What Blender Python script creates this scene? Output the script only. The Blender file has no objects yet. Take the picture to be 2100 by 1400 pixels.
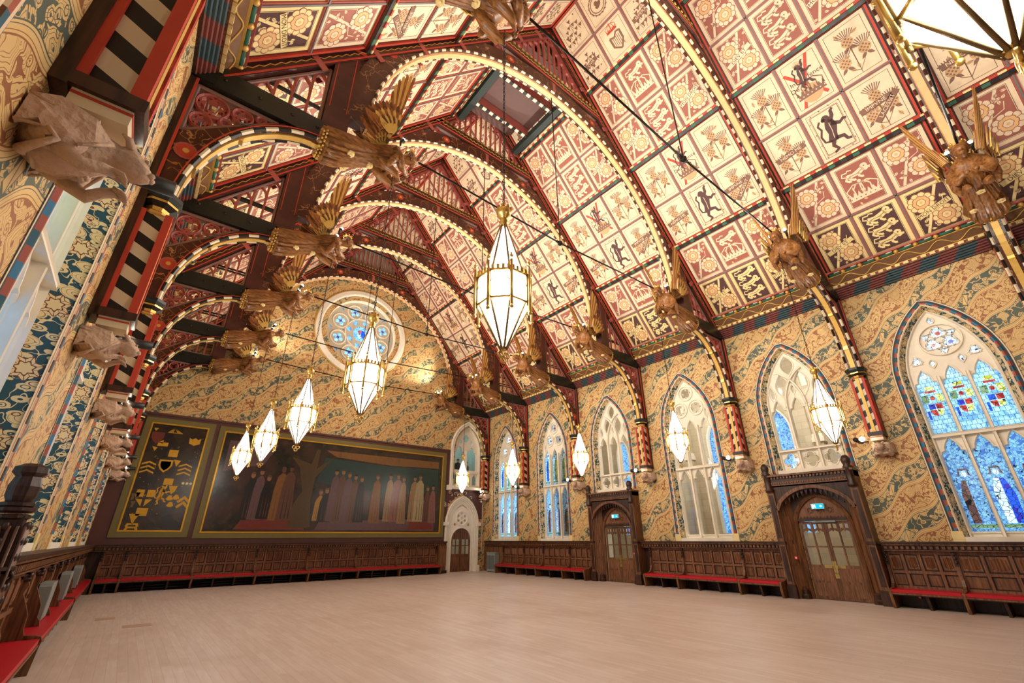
import bpy, bmesh, math, random
from mathutils import Vector, Matrix
from mathutils.geometry import tessellate_polygon
R=random.Random(7)
pi=math.pi
sc=bpy.context.scene
# ---------------------------------------------------------------- camera
YAW,PITCH,ROLL,FPX=0.67652,0.41923,-0.00573,904.86
cam=bpy.data.cameras.new('camera'); camo=bpy.data.objects.new('camera',cam); sc.collection.objects.link(camo)
fw=Vector((math.sin(YAW)*math.cos(PITCH),math.cos(YAW)*math.cos(PITCH),math.sin(PITCH)))
rt=Vector((math.cos(YAW),-math.sin(YAW),0)); up=rt.cross(fw)
r2=rt*math.cos(ROLL)+up*math.sin(ROLL); u2=-rt*math.sin(ROLL)+up*math.cos(ROLL)
mw=Matrix((r2,u2,-fw)).transposed().to_4x4(); mw.translation=Vector((0,0,1.85))
camo.matrix_world=mw
cam.sensor_width=36; cam.lens=FPX/2100*36; cam.clip_start=.05; cam.clip_end=200
sc.camera=camo
# ---------------------------------------------------------------- world and exposure
w=bpy.data.worlds.new('sky'); sc.world=w; w.use_nodes=True
bg=w.node_tree.nodes['Background']; bg.inputs[0].default_value=(.58,.80,1.0,1); bg.inputs[1].default_value=2.6
vs=sc.view_settings; vs.view_transform='Standard'; vs.look='None'; vs.gamma=1; vs.use_curve_mapping=False; vs.exposure=0.0
sc.cycles.max_bounces=6; sc.cycles.diffuse_bounces=3; sc.cycles.glossy_bounces=3; sc.cycles.transmission_bounces=4; sc.cycles.transparent_max_bounces=8
sc.cycles.caustics_reflective=False; sc.cycles.caustics_refractive=False; sc.cycles.sample_clamp_indirect=4; sc.cycles.blur_glossy=1
sc.cycles.use_denoising=True; sc.cycles.use_adaptive_sampling=True; sc.cycles.adaptive_threshold=.02
# ---------------------------------------------------------------- dimensions
XL,XR=-1.2,18.1; XC=(XL+XR)/2; YF=25.5; YN=-5.05; BAY=4.36
TY=[25.49-BAY*k for k in range(7)]           # truss 0 (far) .. 6 (near)
WH=9.75; RIDGE=21.2; SL=1.18; LEN=math.sqrt(1+SL*SL)
def zr(u): return RIDGE-SL*u
BC=[TY[k]-BAY/2 for k in range(7)]            # bay centres, 0 far .. 6
# ---------------------------------------------------------------- lights of the place
def light(kind,name,loc,power,color,size=.1,aim=None,angle=100,blend=.6):
    l=bpy.data.lights.new(name,kind); l.energy=power; l.color=color
    if kind in('POINT','SPOT'): l.shadow_soft_size=size
    if kind=='SPOT': l.spot_size=math.radians(angle); l.spot_blend=blend
    if kind=='AREA': l.shape='RECTANGLE'; l.size=size; l.size_y=size
    o=bpy.data.objects.new(name,l); sc.collection.objects.link(o); o.location=loc
    if aim is not None: o.rotation_euler=(Vector(aim)-Vector(loc)).to_track_quat('-Z','Y').to_euler()
    return o
WARM=(1,.92,.81); WHITE=(1,.96,.9)
for k in range(1,7):
    y=TY[k]
    for s in (-1,1):
        # uplights on the angels' shoulders, aimed up at the opposite slope, and floods from the corbels
        light('SPOT','uplight',(XC+s*5.1,y-.75,11.25),1550,WARM,.08,(XC-s*4.6,y-.75,16.0),118,.8)
        light('SPOT','corbel_flood',(XC+s*8.75,y-.35,4.95),500,WARM,.08,(XC+s*2.0,y-.6,12),110,.8)
        light('SPOT','wall_wash',(XC-s*5.0,y+.75,10.9),1000,WARM,.12,(XC+s*9.5,y-.9,6.0),120,.9)
for k in (0,):
    for s in (-1,1): light('SPOT','uplight',(XC+s*5.3,TY[0]-1.0,11.1),(600 if s>0 else 300),WARM,.08,(XC+s*2.5,YF,14),100,.8)
light('POINT','corridor_lamp',(20.6,6.0,7.5),260,WHITE,.3)
light('POINT','corridor_lamp',(20.6,10.6,7.5),260,WHITE,.3)
light('POINT','corridor_lamp',(20.6,15.0,7.5),260,WHITE,.3)
light('POINT','landing_lamp',(16.9,28.2,8.6),120,(.35,.75,1),.3)
light('POINT','lobby_lamp',(16.3,27.8,3.2),60,WHITE,.2)
# ---------------------------------------------------------------- materials
def lin(c):
    return tuple(((x/255)/12.92 if x/255<=.04045 else ((x/255+.055)/1.055)**2.4) for x in c)+(1,)
MATS={}
def M(n): return MATS[n]
class Nd:
    """tiny helper for node trees"""
    def __init__(s,name):
        s.m=bpy.data.materials.new(name); s.m.use_nodes=True; s.t=s.m.node_tree; s.b=s.t.nodes['Principled BSDF']; MATS[name]=s.m
        s._o=None
    def n(s,typ,**k):
        x=s.t.nodes.new(typ)
        for a,b in k.items(): setattr(x,a,b)
        return x
    def l(s,a,b): s.t.links.new(a,b)
    def put(s,inp,v):
        if isinstance(v,(int,float)): inp.default_value=v
        elif isinstance(v,tuple): inp.default_value=v
        else: s.l(v,inp)
    def ma(s,op,a,b=None,c=None):
        x=s.n('ShaderNodeMath',operation=op); s.put(x.inputs[0],a)
        if b is not None: s.put(x.inputs[1],b)
        if c is not None: s.put(x.inputs[2],c)
        return x.outputs[0]
    def obj(s):
        if s._o is None: s._o=s.n('ShaderNodeTexCoord').outputs['Object']
        return s._o
    def xyz(s,v=None):
        x=s.n('ShaderNodeSeparateXYZ'); s.l(v or s.obj(),x.inputs[0]); return x.outputs
    def comb(s,a,b,c=0):
        x=s.n('ShaderNodeCombineXYZ'); s.put(x.inputs[0],a); s.put(x.inputs[1],b); s.put(x.inputs[2],c); return x.outputs[0]
    def mix(s,f,a,b):
        x=s.n('ShaderNodeMix',data_type='RGBA'); s.put(x.inputs[0],f); s.put(x.inputs[6],a); s.put(x.inputs[7],b); return x.outputs[2]
    def noise(s,sc_,v=None,detail=2,out=0):
        x=s.n('ShaderNodeTexNoise'); x.inputs['Scale'].default_value=sc_; x.inputs['Detail'].default_value=detail; s.l(v or s.obj(),x.inputs['Vector']); return x.outputs[out]
    def vor(s,sc_,v=None,feat='F1',rnd=1.0,out='Distance'):
        x=s.n('ShaderNodeTexVoronoi',feature=feat); x.inputs['Scale'].default_value=sc_; x.inputs['Randomness'].default_value=rnd; s.l(v or s.obj(),x.inputs['Vector']); return x.outputs[out]
    def ss(s,x_,a,b):
        x=s.n('ShaderNodeMapRange',interpolation_type='SMOOTHSTEP'); s.put(x.inputs[0],x_); x.inputs[1].default_value=a; x.inputs[2].default_value=b; return x.outputs[0]
    def band(s,x_,c,w_): return s.ma('LESS_THAN',s.ma('ABSOLUTE',s.ma('SUBTRACT',x_,c)),w_)
    def lt(s,a,b): return s.ma('LESS_THAN',a,b)
    def gt(s,a,b): return s.ma('GREATER_THAN',a,b)
    def mx(s,a,b): return s.ma('MAXIMUM',a,b)
    def bump(s,h,st=.3,d=.02):
        x=s.n('ShaderNodeBump'); x.inputs['Strength'].default_value=st; x.inputs['Distance'].default_value=d; s.l(h,x.inputs['Height']); s.l(x.outputs[0],s.b.inputs['Normal'])
    def fin(s,col,rough=.6,metal=0,spec=.4):
        s.put(s.b.inputs['Base Color'],col); s.put(s.b.inputs['Roughness'],rough); s.b.inputs['Metallic'].default_value=metal
        s.b.inputs['Specular IOR Level'].default_value=spec
        return s.m
def plain(name,c,rough=.6,metal=0,var=.12,scale=6,spec=.4):
    d=Nd(name); c=lin(c); n=d.noise(scale,detail=3)
    lo=tuple(x*(1-var) for x in c[:3])+(1,); hi=tuple(min(1,x*(1+var)) for x in c[:3])+(1,)
    return d.fin(d.mix(n,lo,hi),rough,metal,spec)
plain('cream',(228,204,170)); plain('cream_yellow',(236,211,148)); plain('rose_buff',(226,178,122)); plain('maroon',(156,92,76)); plain('purple_brown',(84,54,52))
plain('motif_brown',(128,92,74)); plain('motif_light',(196,158,112)); plain('ink',(66,40,30)); plain('red_paint',(190,66,46)); plain('grey_paint',(120,112,106))
plain('black_paint',(30,27,24),.4); plain('ivory',(226,212,180),.5); plain('dark_green',(38,48,44),.5); plain('green_paint',(46,100,78)); plain('teal',(30,88,108)); plain('teal_dark',(24,54,62))
plain('blue_paint',(50,120,160)); plain('brick_red',(160,78,60)); plain('mauve_red',(172,88,78),.45); plain('pink_grey',(150,116,104),.5)
plain('beam_black',(34,36,30),.35)
def carved(name,c):
    d=Nd(name); n=d.noise(16,None,4); v=d.vor(11); c=lin(c); d.bump(d.ma('ADD',n,d.ma('MULTIPLY',v,.8)),.6,.03); d.fin(d.mix(n,tuple(q*.72 for q in c[:3])+(1,),c),.8)
carved('stone_pink',(218,186,160))
plain('stone',(240,230,210),.8,0,.1,5); plain('stone_dim',(196,184,160),.8,0,.1,5)
plain('red_leather',(184,16,36),.42,0,.08,9); plain('grey_metal',(138,146,142),.45); plain('dark_metal',(28,26,26),.45); plain('brown_roof',(90,62,56),.5)
plain('wall_maroon',(92,58,52),.45,0,.08); plain('olive',(118,106,58),.5,0,.08); plain('jacket',(26,28,36),.7); plain('skin',(205,160,130),.55); plain('trouser',(38,40,48),.7); plain('hair_grey',(120,112,104),.8)
plain('call_red',(214,30,24),.4); plain('white_plastic',(232,232,228),.4); plain('board_grey',(190,180,160),.7,0,.18,3)
plain('lead',(36,40,46),.5)
def gold(name,c,rough=.3,metal=.85):
    d=Nd(name); n=d.noise(9,detail=3); c=lin(c); return d.fin(d.mix(n,tuple(x*.75 for x in c[:3])+(1,),c),rough,metal,.5)
gold('gold',(240,200,110)); gold('gold_matt',(224,180,92),.5,.35); gold('lantern_bronze',(150,124,84),.35,.7); gold('brass',(200,176,110),.3,.9); gold('gold_paint',(212,158,48),.45,.3)
# oak, painted timber, floor
def wood(name,a,b,rough=.45,sc_=(2,30,2),bump=.15):
    d=Nd(name); mp=d.n('ShaderNodeMapping'); mp.inputs['Scale'].default_value=sc_; d.l(d.obj(),mp.inputs[0])
    n=d.noise(1.6,mp.outputs[0],4); n2=d.noise(.8,None,2)
    c=d.mix(d.ss(d.ma('ADD',d.ma('MULTIPLY',n,.75),d.ma('MULTIPLY',n2,.35)),.35,.75),lin(a),lin(b)); d.bump(n,bump,.01)
    return d.fin(c,rough)
wood('oak',(70,42,25),(134,90,56),.42,(14,14,1.2)); wood('oak_dark',(34,20,14),(72,44,30),.4,(14,14,1.2)); wood('oak_panel',(88,54,35),(140,94,62),.45,(16,16,1.5))
wood('angel_oak',(96,60,30),(170,114,62),.35,(2,14,14)); wood('angel_dark',(74,46,28),(120,78,46),.4,(2,14,14)); wood('wing_brown',(118,68,38),(176,112,60),.35,(10,10,2))
def painted_timber():
    d=Nd('painted_timber'); n=d.noise(2.2,None,3,'Color'); v=d.n('ShaderNodeVectorMath',operation='SCALE'); v.inputs[3].default_value=.9; d.l(n,v.inputs[0])
    a=d.n('ShaderNodeVectorMath',operation='ADD'); d.l(d.obj(),a.inputs[0]); d.l(v.outputs[0],a.inputs[1])
    e=d.vor(2.1,a.outputs[0],'DISTANCE_TO_EDGE'); g=d.noise(1.3)
    line=d.ma('MULTIPLY',d.lt(e,.018),d.gt(g,.45)); leaf=d.ma('MULTIPLY',d.lt(d.vor(5.0,a.outputs[0]),.17),d.gt(g,.55))
    c=d.mix(d.noise(3),lin((58,28,20)),lin((92,50,32))); c=d.mix(line,c,lin((168,120,72))); c=d.mix(leaf,c,lin((176,108,44)))
    d.fin(c,.42)
painted_timber()
def brown_paint():
    d=Nd('rafter_paint'); d.fin(d.mix(d.noise(4),lin((56,28,22)),lin((88,46,34))),.45)
brown_paint()
def floor_mat():
    d=Nd('floor_boards'); x,y,z=d.xyz(); br=d.n('ShaderNodeTexBrick'); br.offset=.37; br.inputs['Scale'].default_value=1
    d.l(d.comb(y,x,0),br.inputs['Vector']); br.inputs['Mortar Size'].default_value=.0025; br.inputs['Brick Width'].default_value=1.7; br.inputs['Row Height'].default_value=.135; br.inputs['Bias'].default_value=0
    br.inputs['Color1'].default_value=lin((208,192,182)); br.inputs['Color2'].default_value=lin((196,179,167)); br.inputs['Mortar'].default_value=lin((176,150,130))
    mp=d.n('ShaderNodeMapping'); mp.inputs['Scale'].default_value=(9,1,1); d.l(d.obj(),mp.inputs[0]); g=d.noise(1.5,mp.outputs[0],5)
    st=d.ss(d.noise(.55,None,5),.50,.72)
    c=d.mix(d.ma('MULTIPLY',d.ss(g,.35,.7),.28),br.outputs[0],lin((190,160,140))); c=d.mix(d.ma('MULTIPLY',st,.30),c,lin((166,134,114)))
    d.bump(br.outputs['Fac'],-.12,.004); d.fin(c,d.ma('MULTIPLY_ADD',g,.25,.30),0,.5)
floor_mat()
# Victorian wallpaper: wavy diagonal bands of flowers, red-brown ground alternating with blue-green ground
def wallpaper(name,cream,red,teal):
    d=Nd(name); x,y,z=d.xyz(); u=d.ma('MULTIPLY',x,-1)
    dn=d.noise(3.0,None,2,'Color'); nx,ny,nz=d.xyz(dn)
    PER=1.30; TU=1.10
    t=d.ma('DIVIDE',d.ma('SUBTRACT',z,d.ma('MULTIPLY',u,.80)),PER)
    t=d.ma('ADD',t,d.ma('MULTIPLY',d.ma('SINE',d.ma('MULTIPLY',u,2*pi/TU)),.08))
    f=d.ma('FRACT',t); isteal=d.gt(f,.58)
    # distance to the band edges (metres)
    e1=d.ma('MINIMUM',d.ma('ABSOLUTE',d.ma('SUBTRACT',f,.58)),d.ma('MINIMUM',f,d.ma('SUBTRACT',1,f))); e1=d.ma('MULTIPLY',e1,PER)
    rib=d.lt(e1,.062); ribl=d.mx(d.band(e1,.065,.008),d.band(e1,.028,.004))
    # small flowers
    du=d.ma('MULTIPLY_ADD',nx,.14,u); dz=d.ma('MULTIPLY_ADD',ny,.14,z); v2=d.comb(du,dz,0)
    va=d.n('ShaderNodeTexVoronoi',feature='F1'); va.inputs['Scale'].default_value=6.4; va.inputs['Randomness'].default_value=.85; d.l(v2,va.inputs[0]); da=va.outputs['Distance']
    A=d.lt(da,d.ma('SUBTRACT',.58,d.ma('MULTIPLY',isteal,.14))); Al=d.mx(d.band(da,.27,.03),d.lt(da,.09))
    ed=d.vor(6.4,v2,'DISTANCE_TO_EDGE',.85)
    # leafy mid-size forms with veins
    vb=d.n('ShaderNodeTexVoronoi',feature='F1',distance='MANHATTAN'); vb.inputs['Scale'].default_value=2.7; d.l(d.comb(d.ma('MULTIPLY_ADD',nx,.3,u),d.ma('MULTIPLY_ADD',ny,.3,d.ma('MULTIPLY',z,.8)),0),vb.inputs[0]); db=vb.outputs['Distance']
    B=d.lt(db,.60); ring=d.lt(d.ma('ABSOLUTE',d.ma('SINE',d.ma('MULTIPLY',db,30))),.24); Bl=d.mx(d.ma('MULTIPLY',ring,d.gt(db,.13)),d.band(db,.61,.03))
    # stems
    st=d.band(d.noise(4.4,None,1),.5,.022)
    # repeated big flower with a dark eye in the red band
    mu=d.ma('MULTIPLY',d.ma('SUBTRACT',d.ma('FRACT',d.ma('DIVIDE',u,TU)),.5),TU); mz=d.ma('MULTIPLY',d.ma('SUBTRACT',f,.29),PER*1.0)
    mz=d.ma('ADD',mz,d.ma('MULTIPLY',mu,.25)); rr=d.ma('SQRT',d.ma('ADD',d.ma('MULTIPLY',mu,mu),d.ma('MULTIPLY',mz,mz))); th=d.ma('ARCTAN2',mz,mu)
    pet=d.ma('MULTIPLY',rr,d.ma('ADD',1,d.ma('MULTIPLY',d.ma('COSINE',d.ma('MULTIPLY',th,9)),.13)))
    big=d.lt(pet,.215); bigl=d.mx(d.mx(d.band(pet,.215,.011),d.band(pet,.115,.010)),d.lt(rr,.042))
    bigl=d.mx(bigl,d.ma('MULTIPLY',d.band(pet,.165,.034),d.lt(d.ma('ABSOLUTE',d.ma('SINE',d.ma('MULTIPLY',th,9))),.16)))
    # pointed leaf in the teal band
    lz=d.ma('MULTIPLY',d.ma('SUBTRACT',f,.79),PER); lf=d.ma('ADD',d.ma('ABSOLUTE',d.ma('MULTIPLY',mu,1.5)),d.ma('MULTIPLY',d.ma('ABSOLUTE',lz),.8)); leaf=d.lt(lf,.15); leafl=d.mx(d.band(lf,.155,.012),d.ma('MULTIPLY',leaf,d.lt(d.ma('ABSOLUTE',mu),.006)))
    cr=d.mx(d.mx(A,B),st); ln=d.mx(d.ma('MULTIPLY',A,Al),Bl)
    for m_,l_ in ((big,bigl),(leaf,leafl),(rib,ribl)):
        cr=d.mx(cr,m_); ln=d.mx(d.ma('MULTIPLY',ln,d.ma('SUBTRACT',1,m_)),l_)
    g=d.mix(isteal,red,teal)
    c=d.mix(cr,g,cream); c=d.mix(ln,c,g)
    c=d.mix(d.ma('MULTIPLY',d.noise(.7,None,3),.25),c,tuple(q*.8 for q in cream[:3])+(1,))
    d.fin(c,.55,0,.3)
wallpaper('wallpaper',lin((221,187,126)),lin((144,84,52)),lin((48,80,80)))
def floral():
    d=Nd('floral_band'); x,y,z=d.xyz(); nx,ny,nz=d.xyz(d.noise(4,None,2,'Color'))
    v=d.comb(d.ma('MULTIPLY_ADD',nx,.03,d.ma('ADD',x,y)),d.ma('MULTIPLY_ADD',ny,.03,z),0)
    da=d.vor(11,v,'F1',.7); db=d.vor(5.2,v,'F1',.6); T=lin((30,76,90)); Mr=lin((116,56,44))
    A=d.lt(da,.46); B=d.lt(db,.40); st=d.band(d.noise(7,None,1),.5,.014); ln=d.mx(d.ma('MULTIPLY',A,d.mx(d.band(da,.24,.03),d.lt(da,.08))),d.ma('MULTIPLY',B,d.lt(d.ma('ABSOLUTE',d.ma('SINE',d.ma('MULTIPLY',db,26))),.16)))
    mu=d.ma('ADD',y,.15); mz=d.ma('MULTIPLY',d.ma('SUBTRACT',d.ma('FRACT',d.ma('DIVIDE',z,.8)),.5),.8); rr=d.ma('SQRT',d.ma('ADD',d.ma('MULTIPLY',mu,mu),d.ma('MULTIPLY',mz,mz))); th=d.ma('ARCTAN2',mz,mu)
    pet=d.ma('MULTIPLY',rr,d.ma('ADD',1,d.ma('MULTIPLY',d.ma('COSINE',d.ma('MULTIPLY',th,7)),.16))); big=d.lt(pet,.125)
    bl=d.mx(d.mx(d.band(pet,.122,.007),d.band(pet,.07,.007)),d.ma('MULTIPLY',d.band(pet,.096,.026),d.lt(d.ma('ABSOLUTE',d.ma('SINE',d.ma('MULTIPLY',th,7))),.2)))
    cr=d.mx(d.mx(d.mx(A,B),st),big); ln=d.mx(d.ma('MULTIPLY',ln,d.ma('SUBTRACT',1,big)),d.ma('MULTIPLY',big,bl))
    c=d.mix(cr,T,lin((230,210,158))); c=d.mix(ln,c,d.mix(d.mx(B,big),T,Mr)); d.fin(c,.55)
floral()
def stripes(name,ca,cb,per,diag):
    d=Nd(name); x,y,z=d.xyz(); t=d.ma('FRACT',d.ma('DIVIDE',d.ma('ADD',z,d.ma('MULTIPLY',d.ma('ADD',x,y),diag)),per)); d.fin(d.mix(d.gt(t,.5),ca,cb),.5)
stripes('post_stripes',lin((24,20,18)),lin((220,206,176)),.40,.5)
# carved stone with joints
def ashlar():
    d=Nd('ashlar'); x,y,z=d.xyz(); br=d.n('ShaderNodeTexBrick'); d.l(d.comb(d.ma('ADD',x,y),z,0),br.inputs[0]); br.inputs['Scale'].default_value=1; br.inputs['Brick Width'].default_value=.6; br.inputs['Row Height'].default_value=.3; br.inputs['Mortar Size'].default_value=.004
    br.inputs['Color1'].default_value=lin((206,192,166)); br.inputs['Color2'].default_value=lin((190,176,150)); br.inputs['Mortar'].default_value=lin((160,146,124)); d.fin(br.outputs[0],.8)
ashlar()
# lamp glass that gives the light
def emit(name,c,s):
    d=Nd(name); e=d.n('ShaderNodeEmission'); e.inputs[0].default_value=lin(c); e.inputs[1].default_value=s; d.l(e.outputs[0],d.t.nodes['Material Output'].inputs[0]); d.t.nodes.remove(d.b); return d.m
emit('lantern_glass',(255,247,236),15); emit('lamp_face',(255,238,214),60); emit('exit_blue',(20,176,206),1.6); emit('exit_white',(240,255,255),2.6)
def clear_glass():
    d=Nd('clear_glass'); d.t.nodes.remove(d.b); tr=d.n('ShaderNodeBsdfTransparent'); gl=d.n('ShaderNodeBsdfGlossy'); gl.inputs['Roughness'].default_value=.03; mx=d.n('ShaderNodeMixShader'); mx.inputs[0].default_value=.09
    tr.inputs[0].default_value=(.9,.93,.93,1); d.l(tr.outputs[0],mx.inputs[1]); d.l(gl.outputs[0],mx.inputs[2]); d.l(mx.outputs[0],d.t.nodes['Material Output'].inputs[0])
clear_glass()
def stained(name,c1,c2,c3,lead_scale=9,brick=True):
    d=Nd(name); d.t.nodes.remove(d.b); x,y,z=d.xyz(); h=d.comb(d.ma('ADD',x,y),z,0)
    cell=d.n('ShaderNodeTexVoronoi',feature='F1'); cell.inputs['Scale'].default_value=lead_scale; d.l(h,cell.inputs[0]); cs=d.xyz(cell.outputs['Color'])
    c=d.mix(cs[0],lin(c1),lin(c2)); c=d.mix(d.gt(cs[1],.86),c,lin(c3))
    if brick:
        br=d.n('ShaderNodeTexBrick'); d.l(h,br.inputs[0]); br.offset=.5; br.inputs['Scale'].default_value=1; br.inputs['Brick Width'].default_value=.11; br.inputs['Row Height'].default_value=.13; br.inputs['Mortar Size'].default_value=.0045; lead=br.outputs['Fac']
    else: lead=d.lt(d.vor(lead_scale,h,'DISTANCE_TO_EDGE'),.035)
    tl=d.n('ShaderNodeBsdfTranslucent'); d.l(c,tl.inputs[0]); gl=d.n('ShaderNodeBsdfGlossy'); gl.inputs['Roughness'].default_value=.15; m1=d.n('ShaderNodeMixShader'); m1.inputs[0].default_value=.05; d.l(tl.outputs[0],m1.inputs[1]); d.l(gl.outputs[0],m1.inputs[2])
    df=d.n('ShaderNodeBsdfDiffuse'); df.inputs[0].default_value=(.03,.035,.04,1); m2=d.n('ShaderNodeMixShader'); d.l(lead,m2.inputs[0]); d.l(m1.outputs[0],m2.inputs[1]); d.l(df.outputs[0],m2.inputs[2]); d.l(m2.outputs[0],d.t.nodes['Material Output'].inputs[0])
stained('glass_pale',(150,196,222),(200,232,244),(120,170,210)); stained('glass_blue',(104,152,196),(150,196,222),(70,110,180),15,False)
stained('glass_red',(200,40,40),(230,80,60),(150,20,30),10,False); stained('glass_yellow',(235,215,80),(245,235,140),(200,180,40),10,False); stained('glass_royal',(30,70,190),(40,100,220),(60,40,160),10,False)
stained('glass_white',(226,238,246),(246,250,252),(200,220,240),9,False); stained('glass_brown',(96,56,52),(130,80,60),(70,60,40),8,False); stained('glass_green',(110,140,90),(150,160,110),(90,110,120),9,False); stained('glass_ice',(130,180,220),(170,210,235),(110,150,220),15,False)
# the two framed canvases
def canvas(name,a,b,c_):
    d=Nd(name); x,y,z=d.xyz(); n=d.noise(1.1,None,6); n2=d.noise(3.2,None,5); c=d.mix(d.ss(n,.35,.65),lin(a),lin(b)); c=d.mix(d.ma('MULTIPLY',d.ss(n2,.5,.75),.5),c,lin(c_)); d.bump(d.noise(60,None,2),.08,.004); d.fin(c,.26,0,.6)
canvas('mural_ground',(34,38,30),(66,46,38),(84,70,50)); canvas('shield_ground',(30,26,20),(58,44,26),(74,50,36))
for n_,c_ in dict(mural_red=(112,48,38),mural_ochre=(122,84,44),mural_pale=(140,112,78),mural_pink=(128,84,76),mural_tree=(78,62,36),mural_teal=(34,60,56),mural_flesh=(140,100,70),mural_brown=(92,62,48),mural_white=(160,146,112),mural_mauve=(96,72,74),mural_black=(26,24,22),mural_gold=(158,120,52)).items():
    plain(n_,c_,.30,0,.25,7,.6)
plain('heraldic_gold',(206,152,34),.4,.1,.15,8); plain('heraldic_dim',(112,84,36),.4,.1,.2,8); plain('frame_gold',(214,160,40),.35,.4)
plain('floor_lid',(176,146,122),.5,0,.1,12)
plain('roll_red',(124,66,60),.5); plain('roll_teal',(60,82,88),.5)
plain('iron',(40,32,28),.85,0,.1,6,.05)
# ---------------------------------------------------------------- mesh building
from mathutils.geometry import delaunay_2d_cdt
def tess(loops):
    """triangles of a polygon with holes; indices into the concatenated loops"""
    if len(loops)==1: return tessellate_polygon(loops)
    pts=[p.to_2d() for l in loops for p in l]; ed=[]; b=0
    for l in loops:
        ed+=[(b+i,b+(i+1)%len(l)) for i in range(len(l))]; b+=len(l)
    vo,eo,fo,ov,oe,of=delaunay_2d_cdt(pts,ed,[],0,1e-5); back=[o[0] if o else None for o in ov]; out=[]
    for f in fo:
        c=sum((vo[i] for i in f),Vector((0,0)))/len(f); ins=False
        for l in loops:
            n=len(l)
            for i in range(n):
                a,b_=l[i],l[(i+1)%n]
                if (a.y>c.y)!=(b_.y>c.y) and c.x<(b_.x-a.x)*(c.y-a.y)/(b_.y-a.y)+a.x: ins=not ins
        if ins and all(back[i] is not None for i in f): out.append(tuple(back[i] for i in f))
    return out
class MB:
    def __init__(s,T=None): s.v=[]; s.f=[]; s.m=[]; s.mats=[]; s.T=T; s.sm=[]
    def mi(s,name):
        if name not in s.mats: s.mats.append(name)
        return s.mats.index(name)
    def add(s,vs,fs,mat,smooth=False):
        b=len(s.v); T=s.T
        for p in vs:
            p=Vector(p); s.v.append(T(p) if T else p)
        k=s.mi(mat)
        for f in fs: s.f.append([b+i for i in f]); s.m.append(k); s.sm.append(smooth)
    def box(s,a,b,mat,taper=None):
        x0,y0,z0=a; x1,y1,z1=b
        vs=[(x0,y0,z0),(x1,y0,z0),(x1,y1,z0),(x0,y1,z0),(x0,y0,z1),(x1,y0,z1),(x1,y1,z1),(x0,y1,z1)]
        s.add(vs,[(0,3,2,1),(4,5,6,7),(0,1,5,4),(1,2,6,5),(2,3,7,6),(3,0,4,7)],mat)
    def flat(s,pts,z,mat,axis='z'):
        """n-gon in a plane; pts 2-D, z the third coordinate"""
        if axis=='z': vs=[(p[0],p[1],z) for p in pts]
        else: vs=[(p[0],z,p[1]) for p in pts]
        if len(pts)<5: s.add(vs,[tuple(range(len(vs)))],mat)
        else:
            tr=tessellate_polygon([[Vector((p[0],p[1],0)) for p in pts]])
            s.add(vs,tr,mat)
    def plate(s,loops,y0,y1,mat,sidemat=None,sides=True):
        """solid plate in the x-z plane with holes, between y0 (room side) and y1"""
        L=[[Vector((p[0],p[1],0)) for p in lp] for lp in loops]; tr=tess(L); fl=[p for lp in loops for p in lp]; n=len(fl)
        s.add([(p[0],y0,p[1]) for p in fl],tr,mat)
        if y1 is not None:
            s.add([(p[0],y1,p[1]) for p in fl],[t[::-1] for t in tr],mat)
            if sides:
                for lp in loops:
                    k=len(lp); s.add([(p[0],y0,p[1]) for p in lp]+[(p[0],y1,p[1]) for p in lp],[(i,(i+1)%k,k+(i+1)%k,k+i) for i in range(k)],sidemat or mat)
    def sweep(s,path,prof,mat,closed=False,pclosed=True,cut=None,seg=None):
        """sweep a profile [(offset in plane, y)] along a 2-D path in the x-z plane. seg: list of mats cycled along; cut: profile-edge -> mat"""
        n=len(path); rows=[]
        for i in range(n):
            p=Vector(path[i]); a=Vector(path[i-1]) if (i>0 or closed) else None; b=Vector(path[(i+1)%n]) if (i<n-1 or closed) else None
            d1=(p-a).normalized() if a is not None and (p-a).length>1e-9 else None; d2=(b-p).normalized() if b is not None and (b-p).length>1e-9 else None
            if d1 is None: d1=d2
            if d2 is None: d2=d1
            n1=Vector((-d1.y,d1.x)); n2=Vector((-d2.y,d2.x)); m=n1+n2
            m=m/max(m.length_squared,.35)*2 if m.length>1e-6 else n1
            rows.append([(p.x+m.x*o,y,p.y+m.y*o) for o,y in prof])
        k=len(prof); vs=[q for r_ in rows for q in r_]
        e=k if pclosed else k-1
        for i in range(n if closed else n-1):
            j=(i+1)%n
            for q in range(e):
                mm=(cut or {}).get(q,mat)
                if isinstance(mm,list): mm=mm[i%len(mm)]
                a,b,c,d_=i*k+q,i*k+(q+1)%k,j*k+(q+1)%k,j*k+q
                s.add([vs[a],vs[b],vs[c],vs[d_]],[(0,1,2,3)],mm)
        if not closed and pclosed and k>2:
            mm=mat if not isinstance(mat,list) else mat[0]
            s.add(rows[0],[tuple(range(k))[::-1]],mm); s.add(rows[-1],[tuple(range(k))],mm)
    def bar(s,path,w_,y0,y1,mat,closed=False,ch=0):
        h=w_/2
        prof=[(-h,y1),(-h,y0+ch),(-h+ch,y0),(h-ch,y0),(h,y0+ch),(h,y1)] if ch else [(-h,y1),(-h,y0),(h,y0),(h,y1)]
        s.sweep(path,prof,mat,closed)
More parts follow.
